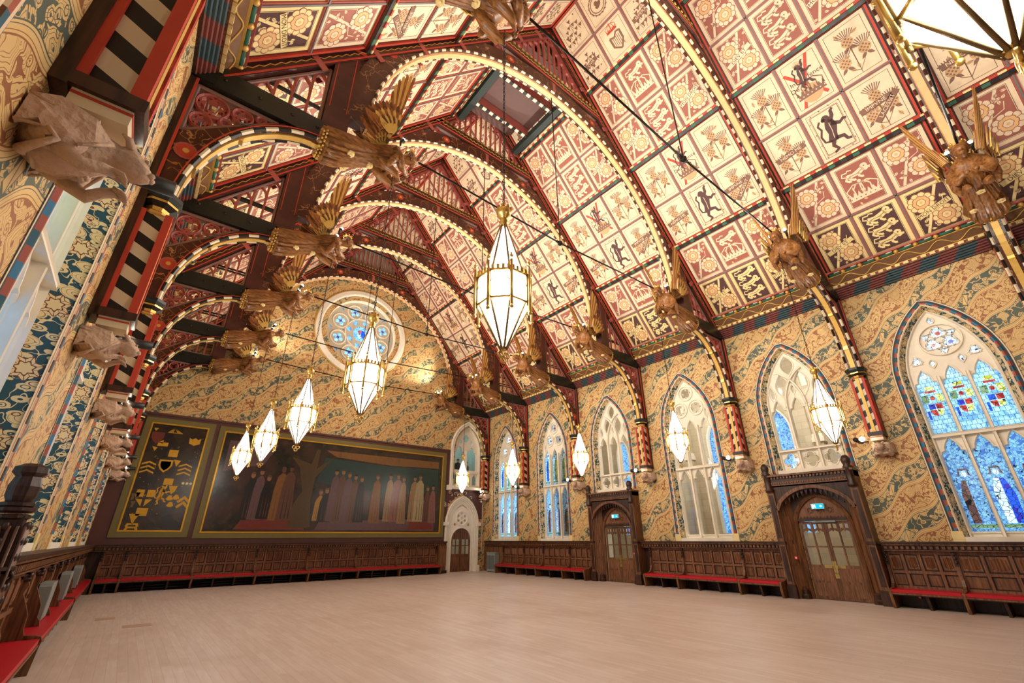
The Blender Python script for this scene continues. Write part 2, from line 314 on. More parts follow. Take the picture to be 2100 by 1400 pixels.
    def tube(s,path,r,mat,n=8,cap=True,smooth=True):
        """tube along 3-D path; r number or list"""
        P=[Vector(p) for p in path]; rows=[]; prev=None
        for i,p in enumerate(P):
            t=(P[min(i+1,len(P)-1)]-P[max(i-1,0)]); t=t.normalized() if t.length>1e-9 else Vector((0,0,1))
            if prev is None: a=t.cross(Vector((0,0,1)) if abs(t.z)<.9 else Vector((1,0,0))).normalized()
            else: a=(prev-t*prev.dot(t)).normalized()
            prev=a; b=t.cross(a); rr=r[i] if isinstance(r,(list,tuple)) else r
            if isinstance(rr,(list,tuple)): ra,rb=rr
            else: ra=rb=rr
            rows.append([p+a*math.cos(2*pi*j/n)*ra+b*math.sin(2*pi*j/n)*rb for j in range(n)])
        vs=[q for r_ in rows for q in r_]; fs=[]
        for i in range(len(P)-1):
            for j in range(n): fs.append((i*n+j,i*n+(j+1)%n,(i+1)*n+(j+1)%n,(i+1)*n+j))
        if cap: fs+= [tuple(range(n))[::-1],tuple(range((len(P)-1)*n,len(P)*n))]
        s.add(vs,fs,mat,smooth)
    def lathe(s,prof,c,mat,n=12,smooth=True,axis='z',rot=0,mats=None,cap=True):
        """prof [(r,z)] about a vertical axis at c"""
        cx,cy,cz=c
        k=len(prof)
        for i in range(k-1):
            vs=[];
            for rr,zz in (prof[i],prof[i+1]):
                for j in range(n):
                    a=2*pi*(j+.5*rot)/n
                    if axis=='z': vs.append((cx+rr*math.cos(a),cy+rr*math.sin(a),cz+zz))
                    elif axis=='y': vs.append((cx+rr*math.cos(a),cy+zz,cz+rr*math.sin(a)))
                    else: vs.append((cx+zz,cy+rr*math.cos(a),cz+rr*math.sin(a)))
            s.add(vs,[(j,(j+1)%n,n+(j+1)%n,n+j) for j in range(n)],(mats[i] if mats else mat),smooth)
        for q,rev in (((0,True),(k-1,False)) if cap else ()):
            if prof[q][0]>1e-4:
                vs=[]
                for j in range(n):
                    a=2*pi*(j+.5*rot)/n; rr,zz=prof[q]
                    vs.append((cx+rr*math.cos(a),cy+rr*math.sin(a),cz+zz) if axis=='z' else ((cx+rr*math.cos(a),cy+zz,cz+rr*math.sin(a)) if axis=='y' else (cx+zz,cy+rr*math.cos(a),cz+rr*math.sin(a))))
                s.add(vs,[tuple(range(n))[::-1] if rev else tuple(range(n))],(mats[0 if rev else -1] if mats else mat))
    def ball(s,c,r,mat,n=10,k=6,sc_=(1,1,1)):
        vs=[];fs=[]
        for i in range(k+1):
            p=pi*i/k
            for j in range(n):
                a=2*pi*j/n; vs.append((c[0]+r*sc_[0]*math.sin(p)*math.cos(a),c[1]+r*sc_[1]*math.sin(p)*math.sin(a),c[2]+r*sc_[2]*math.cos(p)))
        for i in range(k):
            for j in range(n): fs.append((i*n+j,(i+1)*n+j,(i+1)*n+(j+1)%n,i*n+(j+1)%n))
        s.add(vs,fs,mat,True)
    def text(s,body,size,place,mat):
        """lettering as flat faces; place(x,y)->3-D"""
        v,f=textmesh(body,size); s.add([place(a,b) for a,b in v],f,mat)
    def mesh(s,name):
        me=bpy.data.meshes.new(name); me.from_pydata([tuple(p) for p in s.v],[],s.f)
        for m_ in s.mats: me.materials.append(MATS[m_])
        me.polygons.foreach_set('material_index',s.m); me.polygons.foreach_set('use_smooth',s.sm); me.update()
        bm=bmesh.new(); bm.from_mesh(me); bmesh.ops.remove_doubles(bm,verts=bm.verts,dist=1e-5) if len(bm.verts)<60000 else None
        bmesh.ops.recalc_face_normals(bm,faces=bm.faces); bm.to_mesh(me); bm.free(); return me
    def build(s,name,parent=None,**tags):
        o=bpy.data.objects.new(name,s.mesh(name)); sc.collection.objects.link(o)
        if parent is not None: o.parent=parent
        for a,b in tags.items(): o[a]=b
        return o
_tx={}
def textmesh(body,size):
    if (body,size) in _tx: return _tx[(body,size)]
    cu=bpy.data.curves.new('lettering','FONT'); cu.body=body; cu.size=size; cu.resolution_u=2; cu.align_x='CENTER'; cu.align_y='CENTER'
    o=bpy.data.objects.new('lettering',cu); sc.collection.objects.link(o); dg=bpy.context.evaluated_depsgraph_get(); me=bpy.data.meshes.new_from_object(o.evaluated_get(dg))
    v=[(p.co.x,p.co.y) for p in me.vertices]; f=[tuple(p.vertices) for p in me.polygons]; bpy.data.objects.remove(o); bpy.data.meshes.remove(me); bpy.data.curves.remove(cu)
    _tx[(body,size)]=(v,f); return v,f
def thing(name,label=None,cat=None,loc=(0,0,0),rz=0,group=None,kind=None,parent=None):
    o=bpy.data.objects.new(name,None); o.empty_display_size=.1; sc.collection.objects.link(o); o.location=loc; o.rotation_euler=(0,0,rz)
    if label: o['label']=label
    if cat: o['category']=cat
    if group: o['group']=group
    if kind: o['kind']=kind
    if parent: o.parent=parent
    return o
def tag(o,label,cat,group=None,kind=None):
    o['label']=label; o['category']=cat
    if group: o['group']=group
    if kind: o['kind']=kind
    return o
def copy_tree(o,parent=None):
    c=o.copy(); sc.collection.objects.link(c)
    if parent is not None: c.parent=parent
    for ch in list(o.children): copy_tree(ch,c)
    return c
def arc(cx,cz,r,a0,a1,n): return [(cx+r*math.cos(math.radians(a0+(a1-a0)*i/n)),cz+r*math.sin(math.radians(a0+(a1-a0)*i/n))) for i in range(n+1)]
def parch(hw,z0,zs,za,n=9,cx=0):
    """pointed arch outline, from bottom left up over to bottom right"""
    h=za-zs; c=(h*h-hw*hw)/(2*hw); r_=c+hw; a=math.atan2(h,-c); a=math.degrees(a)
    L=[(cx+c+r_*math.cos(math.radians(180+(a-180)*i/n)),zs+r_*math.sin(math.radians(180+(a-180)*i/n))) for i in range(n+1)]
    Rr=[(2*cx-x,z) for x,z in L[:-1]][::-1]
    return ([(cx-hw,z0)] if z0<zs-1e-6 else [])+L+Rr+([(cx+hw,z0)] if z0<zs-1e-6 else [])
def resample(path,step):
    P=[Vector(p) for p in path]; out=[P[0]]; d=0
    for a,b in zip(P,P[1:]):
        L=(b-a).length; t=step-d
        while t<L: out.append(a+(b-a)*t/L); t+=step
        d=(d+L)%step
    out.append(P[-1]); return [(p.x,p.y) for p in out]
def circ(cx,cz,r,n=24): return [(cx+r*math.cos(2*pi*i/n),cz+r*math.sin(2*pi*i/n)) for i in range(n)]
def foil(cx,cz,r,k,n=10,rot=0,f=.52):
    """multifoil outline"""
    out=[]; fr=r*f; cr=r-fr
    for i in range(k):
        a=rot+2*pi*i/k; hx=cx+cr*math.cos(a); hz=cz+cr*math.sin(a); sp=pi/2+pi/k*.55
        for j in range(n+1):
            b=a-sp+2*sp*j/n; out.append((hx+fr*math.cos(b),hz+fr*math.sin(b)))
    return out
# ---------------------------------------------------------------- the shell
H90=pi/2
FR={'right':((XR,0,0),H90),'left':((XL,0,0),-H90),'far':((0,YF,0),pi)}
def place(side,a):
    """location and rotation of something standing against a wall at world coordinate a along it"""
    if side=='right': return (XR,a,0),H90
    if side=='left': return (XL,a,0),-H90
    return (a,YF,0),pi
def head(a,s=1.0):
    L=[(-1,0),(-1,.12),(-.86,.24),(-.58,.27),(-.54,.38),(-.34,.52),(0,.68)]
    return [(x*a,z*s) for x,z in L]+[(-x*a,z*s) for x,z in L[-2::-1]]
def light_loop(cx,a,z0,z1,s=.9): return [(cx-a,z0)]+[(cx+x,z1+z) for x,z in head(a,s)]+[(cx+a,z0)]
def lens(cx,cz,w_,h,n=6):
    L=[(cx-w_/2*math.sin(pi*i/n),cz-h/2+h*i/n) for i in range(n+1)]; return L+[(2*cx-x,z) for x,z in L[-2:0:-1]]
FULL=dict(z0=1.72,holes=[light_loop(c,.27,1.95,3.92) for c in (-.66,0,.66)]+[light_loop(c,.27,4.66,6.1) for c in (-.66,0,.66)])
def tracery(kind):
    o=[parch(1.02,1.72 if kind!='over_door' else 3.95,6.3,8.5)]
    if kind=='over_door':
        hs=[foil(c,4.38,.31,4,6,0) for c in (-.66,0,.66)]+[light_loop(c,.285,4.8,6.02) for c in (-.66,0,.66)]
        hs+=[lens(-.33,7.14,.46,.94),lens(.33,7.14,.46,.94),lens(0,7.92,.42,.74),lens(-.76,6.92,.18,.56),lens(.76,6.92,.18,.56),lens(0,6.98,.12,.3)]
    else:
        hs=[light_loop(c,.285,1.95,3.9) for c in (-.66,0,.66)]+[light_loop(c,.285,4.66,6.0) for c in (-.66,0,.66)]
        if kind=='big_circle': hs+=[foil(-.05+.235*math.cos(a),7.47+.235*math.sin(a),.235,3,5,a) for a in (pi/2,pi*7/6,-pi/6)]+[foil(-.05+.36*math.cos(a),7.47+.36*math.sin(a),.115,3,3,a) for a in (-pi/2,pi/6,pi*5/6)]+[foil(-.68,6.93,.17,3,4,pi/2),foil(.68,6.93,.17,3,4,pi/2),lens(0,8.14,.12,.22),lens(-.34,6.78,.12,.2),lens(.34,6.78,.12,.2)]
        else: hs+=[foil(0,7.86,.29,4,5,pi/4),foil(-.38,7.14,.29,4,5,pi/4),foil(.38,7.14,.29,4,5,pi/4),lens(-.80,6.82,.12,.4),lens(.80,6.82,.12,.4)]
    return o[0],hs
def pane(mb,loop,mat,pieces,y=-.37):
    """one light's glass, pieces of other colour let into it"""
    L=[[Vector((p[0],p[1],0)) for p in lp] for lp in [loop]+[p for p,_ in pieces]]; tr=tess(L); fl=[p for l in L for p in l]
    mb.add([(p.x,y,p.y) for p in fl],tr,mat)
    for p,m_ in pieces: mb.flat(p,y,m_,'y')
def figure(cx,z,robe,cloak,k):
    q=lambda L:[(cx+(a*(1.08 if k%2 else -1.08)),z+b*1.28) for a,b in L]
    return [(q([(-.17,.12),(-.19,.7),(-.10,1.02),(-.01,1.02),(-.01,.12)]),robe),(q([(.0,.12),(.0,1.02),(.10,1.03),(.18,.75),(.15,.12)]),cloak),
            ([(cx+.062*math.cos(t*pi/4),z+1.475+.088*math.sin(t*pi/4)) for t in range(8)],'glass_white'),(q([(-.13,1.1),(-.09,1.27),(.09,1.27),(.13,1.1),(.085,1.12),(.07,1.235),(-.07,1.235),(-.085,1.12)]),'glass_brown'),
            (q([(-.25,.03),(-.25,.10),(.25,.10),(.25,.03)]),'glass_green')]
def arms(cx,z):
    B=lambda a,b,c,d:[(cx+a,z+b),(cx+c,z+b),(cx+c,z+d),(cx+a,z+d)]
    return [(B(-.16,.46,-.01,.62),'glass_red'),(B(.01,.46,.16,.62),'glass_royal'),([(cx-.16,z+.44),(cx-.01,z+.44),(cx-.01,z+.24),(cx-.12,z+.3)],'glass_yellow'),([(cx+.01,z+.44),(cx+.16,z+.44),(cx+.12,z+.3),(cx+.01,z+.24)],'glass_red'),
            ([(cx-.25,z+.66),(cx-.25,z+.9),(cx-.09,z+.92),(cx-.10,z+.68)],'glass_yellow'),([(cx+.10,z+.68),(cx+.09,z+.92),(cx+.25,z+.9),(cx+.25,z+.66)],'glass_green'),
            ([(cx+.06*math.cos(t*pi/4),z+.80+.07*math.sin(t*pi/4)) for t in range(8)],'glass_red'),(B(-.13,.97,.13,1.03),'glass_red'),(B(-.10,1.05,.10,1.17),'glass_yellow'),(B(-.24,.15,-.17,.4),'glass_blue'),(B(.18,.15,.24,.42),'glass_royal')]
_wc={}
plain('brown_paint2',(112,76,46),.5)
def window_meshes(kind,glass):
    key=(kind,glass)
    if key in _wc: return _wc[key]
    out,hs=tracery(kind); z0=1.72 if kind!='over_door' else 3.95
    t=MB(); st='stone'
    t.plate([out]+hs,-.30,-.42,st)
    for lp in hs: t.sweep(lp,[(0,-.30),(.02,-.265),(.045,-.265),(.05,-.30)],st,True,False)
    for c in (-.33,.33): t.bar([(c,z0+.05),(c,6.35)],.075,-.20,-.30,st,ch=.02); 
    if kind!='over_door': t.bar([(-1.0,4.58),(1.0,4.58)],.09,-.18,-.30,st,ch=.02)
    else:
        t.bar([(-1.0,4.74),(1.0,4.74)],.07,-.16,-.30,st,ch=.02)
        for s_ in (-1,1):
            t.bar([(s_*(-.33+1.29-1.29*math.cos(q)),6.3+1.35*math.sin(q)*1.15) for q in [i*.13 for i in range(10)]],.06,-.2,-.30,st,ch=.02)
    if kind=='three_circles':
        for c,z in ((0,7.86),(-.38,7.14),(.38,7.14)): t.sweep(circ(c,z,.335,20),[(-.03,-.3),(-.02,-.24),(.02,-.24),(.03,-.3)],st,True)
    if kind=='big_circle': t.sweep(circ(-.05,7.47,.50,28),[(-.03,-.3),(-.02,-.22),(.02,-.22),(.03,-.3)],st,True)
    # frame moulding and sill
    t.sweep(parch(1.0,z0,6.3,8.5),[(.03,-.33),(.02,-.24),(-.02,-.22),(-.05,-.30)],st)
    t.box((-1.1,-.42,z0-.02),(1.1,.02,z0+.10),st)
    g=MB()
    if glass=='clear': g.flat(out,-.37,'clear_glass','y')
    else:
        for i,lp in enumerate(hs):
            if i<3: pcs=figure((-.66,0,.66)[i],2.0,['glass_brown','glass_royal','glass_brown'][i],['glass_green','glass_white','glass_blue'][i],i); pane(g,lp,'glass_blue' if glass=='coats' else 'glass_ice',pcs)
            elif i<6:
                c=(-.66,0,.66)[i-3]; pcs=arms(c,4.95) if glass=='coats' else figure(c,4.72,['glass_yellow','glass_green','glass_yellow'][i-3],['glass_green','glass_yellow','glass_royal'][i-3],i); pane(g,lp,'glass_pale',pcs)
            else:
                cx=sum(p[0] for p in lp)/len(lp); cz=sum(p[1] for p in lp)/len(lp); pane(g,lp,'glass_white',[([(cx+.07*math.cos(q*pi/3),cz+.07*math.sin(q*pi/3)) for q in range(6)],['glass_red','glass_royal'][i%2])] if kind!='big_circle' or i<9 else [])
    r_=MB()
    rp=parch(1.14,z0,6.3,8.62)
    r_.sweep(rp,[(0,0),(-.13,-.30)],'floral_band',False,False); r_.sweep(rp,[(.0,.012),(-.018,.0)],'cream',False,False); r_.sweep(rp,[(-.115,-.262),(-.15,-.30)],'cream_yellow',False,False)
    tr=MB(); p1=resample(parch(1.14,z0+(.25 if kind!='over_door' else 0),6.3,8.62),.15)
    tr.sweep(p1,[(.0,.0),(.004,.022),(.03,.022),(.034,.004)],'cream',False,False)
    tr.sweep(p1,[(.034,.004),(.05,.035),(.09,.04),(.125,.004)],'teal',False,False,cut={0:['cream','brown_paint2'],1:['cream','brown_paint2'] if False else ['brick_red','blue_paint','brick_red','teal'],2:['brick_red','blue_paint','brick_red','teal']})
    tr.sweep(p1,[(.125,.006),(.165,.006)],'teal_dark',False,False); tr.sweep(p1,[(.165,.008),(.195,.008)],'cream',False,False); tr.sweep(p1,[(.195,.004),(.207,.004)],'teal_dark',False,False)
    if kind!='over_door':
        for s_ in (-1,1): tr.box((min(s_*1.10,s_*1.35),.0,1.70),(max(s_*1.10,s_*1.35),.03,1.97),'cream_yellow')
    _wc[key]=[m.mesh(n) for m,n in ((t,'tracery'),(g,'glass'),(r_,'reveal'),(tr,'painted_surround'))]
    return _wc[key]
wn=[0]
def window(side,a,kind,glass):
    wn[0]+=1; loc,rz=place(side,a); e=thing('window_%d'%wn[0],loc=loc,rz=rz,kind='structure')
    for me,n in zip(window_meshes(kind,glass),('tracery','glass','reveal','painted_surround')):
        o=bpy.data.objects.new(n,me); sc.collection.objects.link(o); o.parent=e
    return e
KIND=[('three_circles','saints'),('three_circles','saints'),('over_door','clear'),('three_circles','clear'),('over_door','clear'),('big_circle','coats')]
def side_wall(side):
    sg=1 if side=='right' else -1; outer=[(sg*YN,0),(sg*YN,WH+.55),(sg*YF,WH+.55),(sg*YF,0)]; holes=[]
    for k in range(6):
        kind,gl=KIND[k] if side=='right' else (('three_circles','saints') if k<4 else ('big_circle','saints'))
        a=BC[k]; holes.append(parch(1.14,3.95 if kind=='over_door' else 1.72,6.3,8.62,cx=sg*a))
        if kind=='over_door': holes.append([(sg*a-.8,.03),(sg*a-.8,2.75),(sg*a+.8,2.75),(sg*a+.8,.03)])
        window(side,a,kind,gl)
    m=MB(); m.plate([outer]+holes,0,-.45,'wallpaper','stone'); o=m.build('wall_'+side,kind='structure'); o.location=FR[side][0]; o.rotation_euler=(0,0,FR[side][1])
side_wall('right'); side_wall('left')
# far wall, local x = -world x
ROSE=(8.42,13.72)
m=MB(); gb=[(-XR-.3,0),(-XR-.3,WH+.3),(-XC,RIDGE+.1),(-XL+.3,WH+.3),(-XL+.3,0)]
DX=16.3; BX=16.6
m.plate([gb,circ(-ROSE[0],ROSE[1],2.2,40),parch(1.0,5.0,7.2,8.85,cx=-BX),[(-DX-.72,.02)]+arc(-DX,1.72,.72,180,0,10)+[(-DX+.72,.02)],foil(-DX,3.12,.42,6,5)],0,-.5,'wallpaper','stone')
o=m.build('wall_far',kind='structure'); o.location=(0,YF,0); o.rotation_euler=(0,0,pi)
m=MB(); m.box((XL-.5,YN-.2,0),(XR+.5,YN,22),'wall_maroon'); m.build('wall_near',kind='structure')
m=MB(); m.box((XL-.45,YN,-.2),(XR+.4,YF+.3,0),'floor_boards'); m.build('floor',kind='structure')
# maroon field round the pictures, with a moulded edge
m=MB(); m.box((-15.2,0,1.7),(1.2,.02,7.12),'wall_maroon'); m.box((-15.2,0,7.08),(1.2,.07,7.17),'wall_maroon'); m.box((-15.2,0,1.7),(-15.12,.05,7.12),'wall_maroon')
o=m.build('trim_1',kind='structure'); o.location=(0,YF,0); o.rotation_euler=(0,0,pi)
# rose window
e=thing('window_%d'%(wn[0]+1),loc=(ROSE[0],YF,ROSE[1]),rz=pi,kind='structure'); wn[0]+=1
m=MB(); hs=[circ(0,0,.52,20)]
for i in range(8):
    a=2*pi*i/8+.2; hs.append(circ(.80*math.cos(a),.80*math.sin(a),.165,10))
for i in range(8):
    a=2*pi*i/8+.39; cx,cz=1.48*math.cos(a),1.48*math.sin(a); hs+=[circ(cx+.2*math.cos(a+j*pi/2+pi/4),cz+.2*math.sin(a+j*pi/2+pi/4),.135,10) for j in range(4)]+[circ(cx,cz,.085,8)]
    b=2*pi*i/8; hs.append([(1.93*math.cos(b)+.13*math.cos(b+q),1.93*math.sin(b)+.13*math.sin(b+q)) for q in (pi,pi*.35,-pi*.35)])
    hs.append([(1.13*math.cos(b)+.07*math.cos(b+q),1.13*math.sin(b)+.07*math.sin(b+q)) for q in (0,pi*.65,-pi*.65)])
m.plate([circ(0,0,2.17,48)]+hs,-.28,-.40,'stone_dim')
for i in range(8):
    a=2*pi*i/8+.39; m.sweep(circ(1.48*math.cos(a),1.48*math.sin(a),.46,20),[(-.035,-.28),(-.02,-.22),(.02,-.22),(.035,-.28)],'stone',True)
m.sweep(circ(0,0,1.0,32),[(-.03,-.28),(-.02,-.22),(.02,-.22),(.03,-.28)],'stone',True)
m.build('tracery',e)
m=MB(); gl_=['glass_pale','glass_white']
for i,lp in enumerate(hs):
    if i==0: pane(m,lp,'glass_ice',[([(.3*math.cos(q*pi/6),.3*math.sin(q*pi/6)) for q in range(3,9)]+[(-.02,-.1)],'glass_royal'),([(.02,.3),(.24,.18),(.1,-.02),(.02,.0)],'glass_red'),([(.02,-.06),(.2,-.1),(.12,-.28),(-.06,-.3)],'glass_white')],-.34)
    else: m.flat(lp,-.34,('glass_ice' if i<9 else ('glass_royal' if len(lp)==8 else ('glass_blue' if len(lp)==3 else 'glass_pale'))),'y')
m.build('glass',e)
m=MB(); m.lathe([(2.86,.0),(2.86,.05),(2.80,.07),(2.66,.05),(2.60,.09),(2.52,.05),(2.47,-.05),(2.41,-.02),(2.34,-.10),(2.26,-.12),(2.20,-.22),(2.15,-.28)],(0,0,0),'stone',56,True,'y',cap=False); m.lathe([(2.93,.003),(2.93,.03),(2.86,.03)],(0,0,0),'gold_matt',56,True,'y',cap=False); m.build('moulded_surround',e)
# balcony window above the corner door
e=thing('window_%d'%(wn[0]+1),loc=(BX,YF,0),rz=pi,kind='structure'); wn[0]+=1
m=MB(); out=parch(1.02,4.95,7.2,8.87); hs=[light_loop(c,.38,6.02,7.0,.85) for c in (-.48,.48)]+[light_loop(c,.16,5.1,5.55,.35) for c in (-.75,-.26,.26,.75)]+[foil(0,8.12,.26,4,6,0),lens(-.45,7.86,.2,.34),lens(.45,7.86,.2,.34)]
m.plate([out]+hs,-.28,-.40,'stone'); m.box((-1.0,-.3,5.82),(1.0,-.16,5.96),'stone'); m.bar([(0,5.0),(0,7.3)],.09,-.18,-.28,'stone',ch=.02); m.build('tracery',e)
m=MB(); m.flat(out,-.34,'clear_glass','y'); m.build('glass',e)
m=MB(); po=parch(1.36,4.9,7.25,9.25); m.sweep(po,[(0,.0),(.0,.10),(-.08,.13),(-.14,.07),(-.22,.09),(-.27,.0),(-.34,-.28)],'stone',False,False); m.box((-1.62,0,4.74),(1.5,.22,4.90),'stone')
for s_ in (-1.62,1.30): m.box((s_,0,4.66),(s_+.24,.30,4.96),'stone')
m.box((-1.1,-.3,4.88),(1.1,.05,4.98),'stone'); m.build('moulded_surround',e)
# landing behind the balcony window, lobby behind the corner door
m=MB(); y0,y1=YF+.5,YF+4
m.box((14.3,y1,0),(18.9,y1+.1,10.5),'stone_dim'); m.box((14.2,y0,0),(14.3,y1,10.5),'stone_dim'); m.box((18.9,y0,0),(19.0,y1,10.5),'stone_dim'); m.box((14.3,y0,4.75),(18.9,y1,5.08),'stone_dim'); m.box((14.3,y0,-.1),(18.9,y1,0),'stone_dim'); m.box((14.2,y0,10.5),(19,y1,10.6),'stone_dim')
m.build('wall_landing',kind='structure')
# side corridor behind the right wall, with pale lancets beyond
cx0,cx1=XR+.46,XR+4.6; m=MB(); m.T=None
hol=[]
for yy in (5.2,8.2,11.4,14.4,17.4): hol.append(parch(.42,2.0,6.4,7.4,6,cx=yy))
mm=MB(lambda p:Vector((cx1-p.y,p.x,p.z))); mm.plate([[(2.5,0),(2.5,11),(19,11),(19,0)]]+hol,0,-.3,'ashlar')
for h_ in hol:
    mm.flat(h_,-.2,'glass_blue','y'); mm.sweep(h_,[(.06,.0),(.05,.05),(-.02,.04),(-.06,-.1)],'stone',False,False)
for yy in (3.8,6.7,9.8,12.9,15.9): 
    mm.box((yy-.16,0,0),(yy+.16,.3,8),'ashlar'); mm.box((yy-.24,0,5.6),(yy+.24,.38,5.8),'stone'); mm.box((yy-.2,0,5.8),(yy+.2,.34,5.95),'stone')
mm.box((2.5,.05,0),(19,.12,1.2),'stone_dim')
mm.build('wall_corridor',kind='structure')
m=MB(); m.box((cx0,2.4,-.1),(cx1,19,0),'stone_dim'); m.box((cx0,2.4,0),(cx1,2.5,11),'ashlar'); m.box((cx0,19,0),(cx1,19.1,11),'ashlar'); m.box((cx0,2.4,11),(cx1+.3,19.1,11.1),'stone_dim')
# vault ribs over the corridor
for yy in (3.8,6.7,9.8,12.9,15.9): 
    m.T=lambda p,yy=yy:Vector((p[0],yy+p[1],p[2])); m.bar(arc((cx0+cx1)/2,8.2,(cx1-cx0)/2,0,180,12),.22,-.12,.12,'stone')
m.T=None; m.build('wall_corridor',kind='structure')
# ---------------------------------------------------------------- dado rail and cornices
def rail(side,a0,a1,name):
    """top moulding of the panelling from a0 to a1 along the wall"""
    m=MB(); m.box((a0,0,1.60),(a1,.30,1.655),'oak'); m.box((a0,0,1.655),(a1,.35,1.70),'oak_dark'); m.box((a0,0,1.46),(a1,.22,1.60),'oak_dark'); m.box((a0,.2,1.455),(a1,.26,1.475),'oak')
    n=int((a1-a0)/.13)
    for i in range(n): x=a0+(a1-a0)*(i+.2)/n; m.box((x,.21,1.50),(x+.075,.285,1.575),'oak')
    o=m.build(name,kind='structure'); o.location=FR[side][0]; o.rotation_euler=(0,0,FR[side][1])
rail('right',-3,BC[4]-1.4,'trim_2'); rail('right',BC[4]+1.42,BC[2]-1.4,'trim_3'); rail('right',BC[2]+1.4,25.1,'trim_4'); rail('left',-25.2,-7.0,'trim_5'); rail('left',-6.1,3,'trim_6'); rail('far',-15.15,1.0,'trim_7')
def cornice():
    m=MB(); L=BAY-.34; a0=-L/2; a1=L/2
    def seg(n,z0,z1,y0,y1,mats,gap=0,tilt=0):
        for i in range(n):
            x0=a0+L*i/n+gap/2; x1=a0+L*(i+1)/n-gap/2; m.add([(x0,y0,z0),(x1,y0,z0),(x1,y1,z1),(x0,y1,z1)],[(0,1,2,3)],mats[i%len(mats)])
    for j,(z,y) in enumerate(((9.70,.04),(9.76,.10),(9.82,.16),(9.88,.22),(9.94,.28))):
        for i in range(9):
            x0=a0+max(0,L*(i-.12*j)/9); x1=min(a1,a0+L*(i+1-.12*j)/9) if i<8 else a1; mt=['roll_red','roll_teal'][i%2]
            m.tube([(x0,y,z),(x1,y,z)],.040,mt,6,False,False)
    m.plate([[(a0,9.66),(a0,9.72),(a1,9.72),(a1,9.66)]],0,.06,'oak_dark'); m.add([(a0,0,9.68),(a1,0,9.68),(a1,.3,9.98),(a0,.3,9.98)],[(0,1,2,3)],'oak_dark')
    m.box((a0,.24,9.97),(a1,.36,10.0),'oak'); m.add([(a0,.32,10.0),(a1,.32,10.0),(a1,.36,10.08),(a0,.36,10.08)],[(0,1,2,3)],'maroon')
    for i in range(18):
        x=a0+L*(i+.25)/18; m.box((x,.32,9.995),(x+L/18*.6,.42,10.075),'cream_yellow')
    m.add([(a0,.37,10.09),(a1,.37,10.09),(a1,.56,10.36),(a0,.56,10.36)],[(0,1,2,3)],'brown_paint2')
    P=lambda x,t:(x,.375+.19*t,10.085+.27*t)
    wv=[(a0+L*i/60,.5+.34*math.sin(2*pi*i/12)) for i in range(61)]
    for (x0,t0),(x1,t1) in zip(wv,wv[1:]): m.tube([P(x0,t0),P(x1,t1)],.018,'gold_matt',5,False)
    m.box((a0,.36,10.075),(a1,.41,10.10),'gold_matt'); m.box((a0,.54,10.35),(a1,.60,10.375),'gold_matt')
    for i in range(8):
        x0=a0+L*i/8; m.tube([(x0+.09,.62,10.42),(x0+L/8-.09,.62,10.42)],.05,'green_paint',8)
        m.ball((x0,.63,10.42),.07,'gold_matt',8,5); m.tube([(x0+.09,.655,10.455),(x0+.26,.655,10.455)],.022,'ivory',6)
    m.box((a0,.60,10.47),(a1,.72,10.53),'mauve_red')
    return m.mesh('cornice')
plain('brown_paint2',(112,76,46),.5)
cm=cornice(); tn=8
for side,s_ in (('right',1),('left',-1)):
    for k in range(7):
        o=bpy.data.objects.new('trim_%d'%tn,cm); tn+=1; sc.collection.objects.link(o); loc,rz=place(side,BC[k]); o.location=loc; o.rotation_euler=(0,0,rz); o['kind']='structure'
# ---------------------------------------------------------------- painted roof slopes
def rose2(m,cx,cy,r,z,c1='cream',c2='rose_buff',line='maroon'):
    def rosette(rr,k,amp,mt,zz,rot=0): m.flat([(cx+rr*(1+amp*abs(math.cos(k*t/2)))*math.cos(t+rot),cy+rr*(1+amp*abs(math.cos(k*t/2)))*math.sin(t+rot)) for t in [2*pi*i/(k*4) for i in range(k*4)]],zz,mt)
    rosette(r*.86,10,.16,line,z); rosette(r*.80,10,.16,c1,z+.001)
    for i in range(10):
        a=2*pi*i/10+.31; stroke(m,[(cx+r*.55*math.cos(a),cy+r*.55*math.sin(a)),(cx+r*.82*math.cos(a),cy+r*.82*math.sin(a))],.008,line,z+.0015)
    rosette(r*.56,8,.14,line,z+.002); rosette(r*.51,8,.14,c2,z+.003); rosette(r*.30,6,.14,line,z+.004); rosette(r*.26,6,.14,c1,z+.005); rosette(r*.11,5,.1,c2,z+.006)
def stroke(m,pts,w_,mat,z,w2=None):
    P=[Vector(p) for p in pts]; n=len(P); Lf=[];Rt=[]
    for i,p in enumerate(P):
        t=(P[min(i+1,n-1)]-P[max(i-1,0)]).normalized(); q=Vector((-t.y,t.x)); ww=(w_ if w2 is None else w_+(w2-w_)*i/max(1,n-1))
        if isinstance(w_,(list,tuple)): ww=w_[i]
        Lf.append(p+q*ww); Rt.append(p-q*ww)
    vs=[(a.x,a.y,z) for a in Lf]+[(a.x,a.y,z) for a in Rt]
    m.add(vs,[(i,i+1,n+i+1,n+i) for i in range(n-1)],mat)
def leafp(m,cx,cy,L,a,mat,z,w_=.4,vein=None):
    ca,sa=math.cos(a),math.sin(a); pts=[(0,0),(.3,w_*.42),(.55,w_*.5),(1,0),(.55,-w_*.5),(.3,-w_*.42)]
    m.flat([(cx+L*(x*ca-y*sa),cy+L*(x*sa+y*ca)) for x,y in pts],z,mat)
    if vein: stroke(m,[(cx,cy),(cx+L*.85*ca,cy+L*.85*sa)],.005,vein,z+.001)
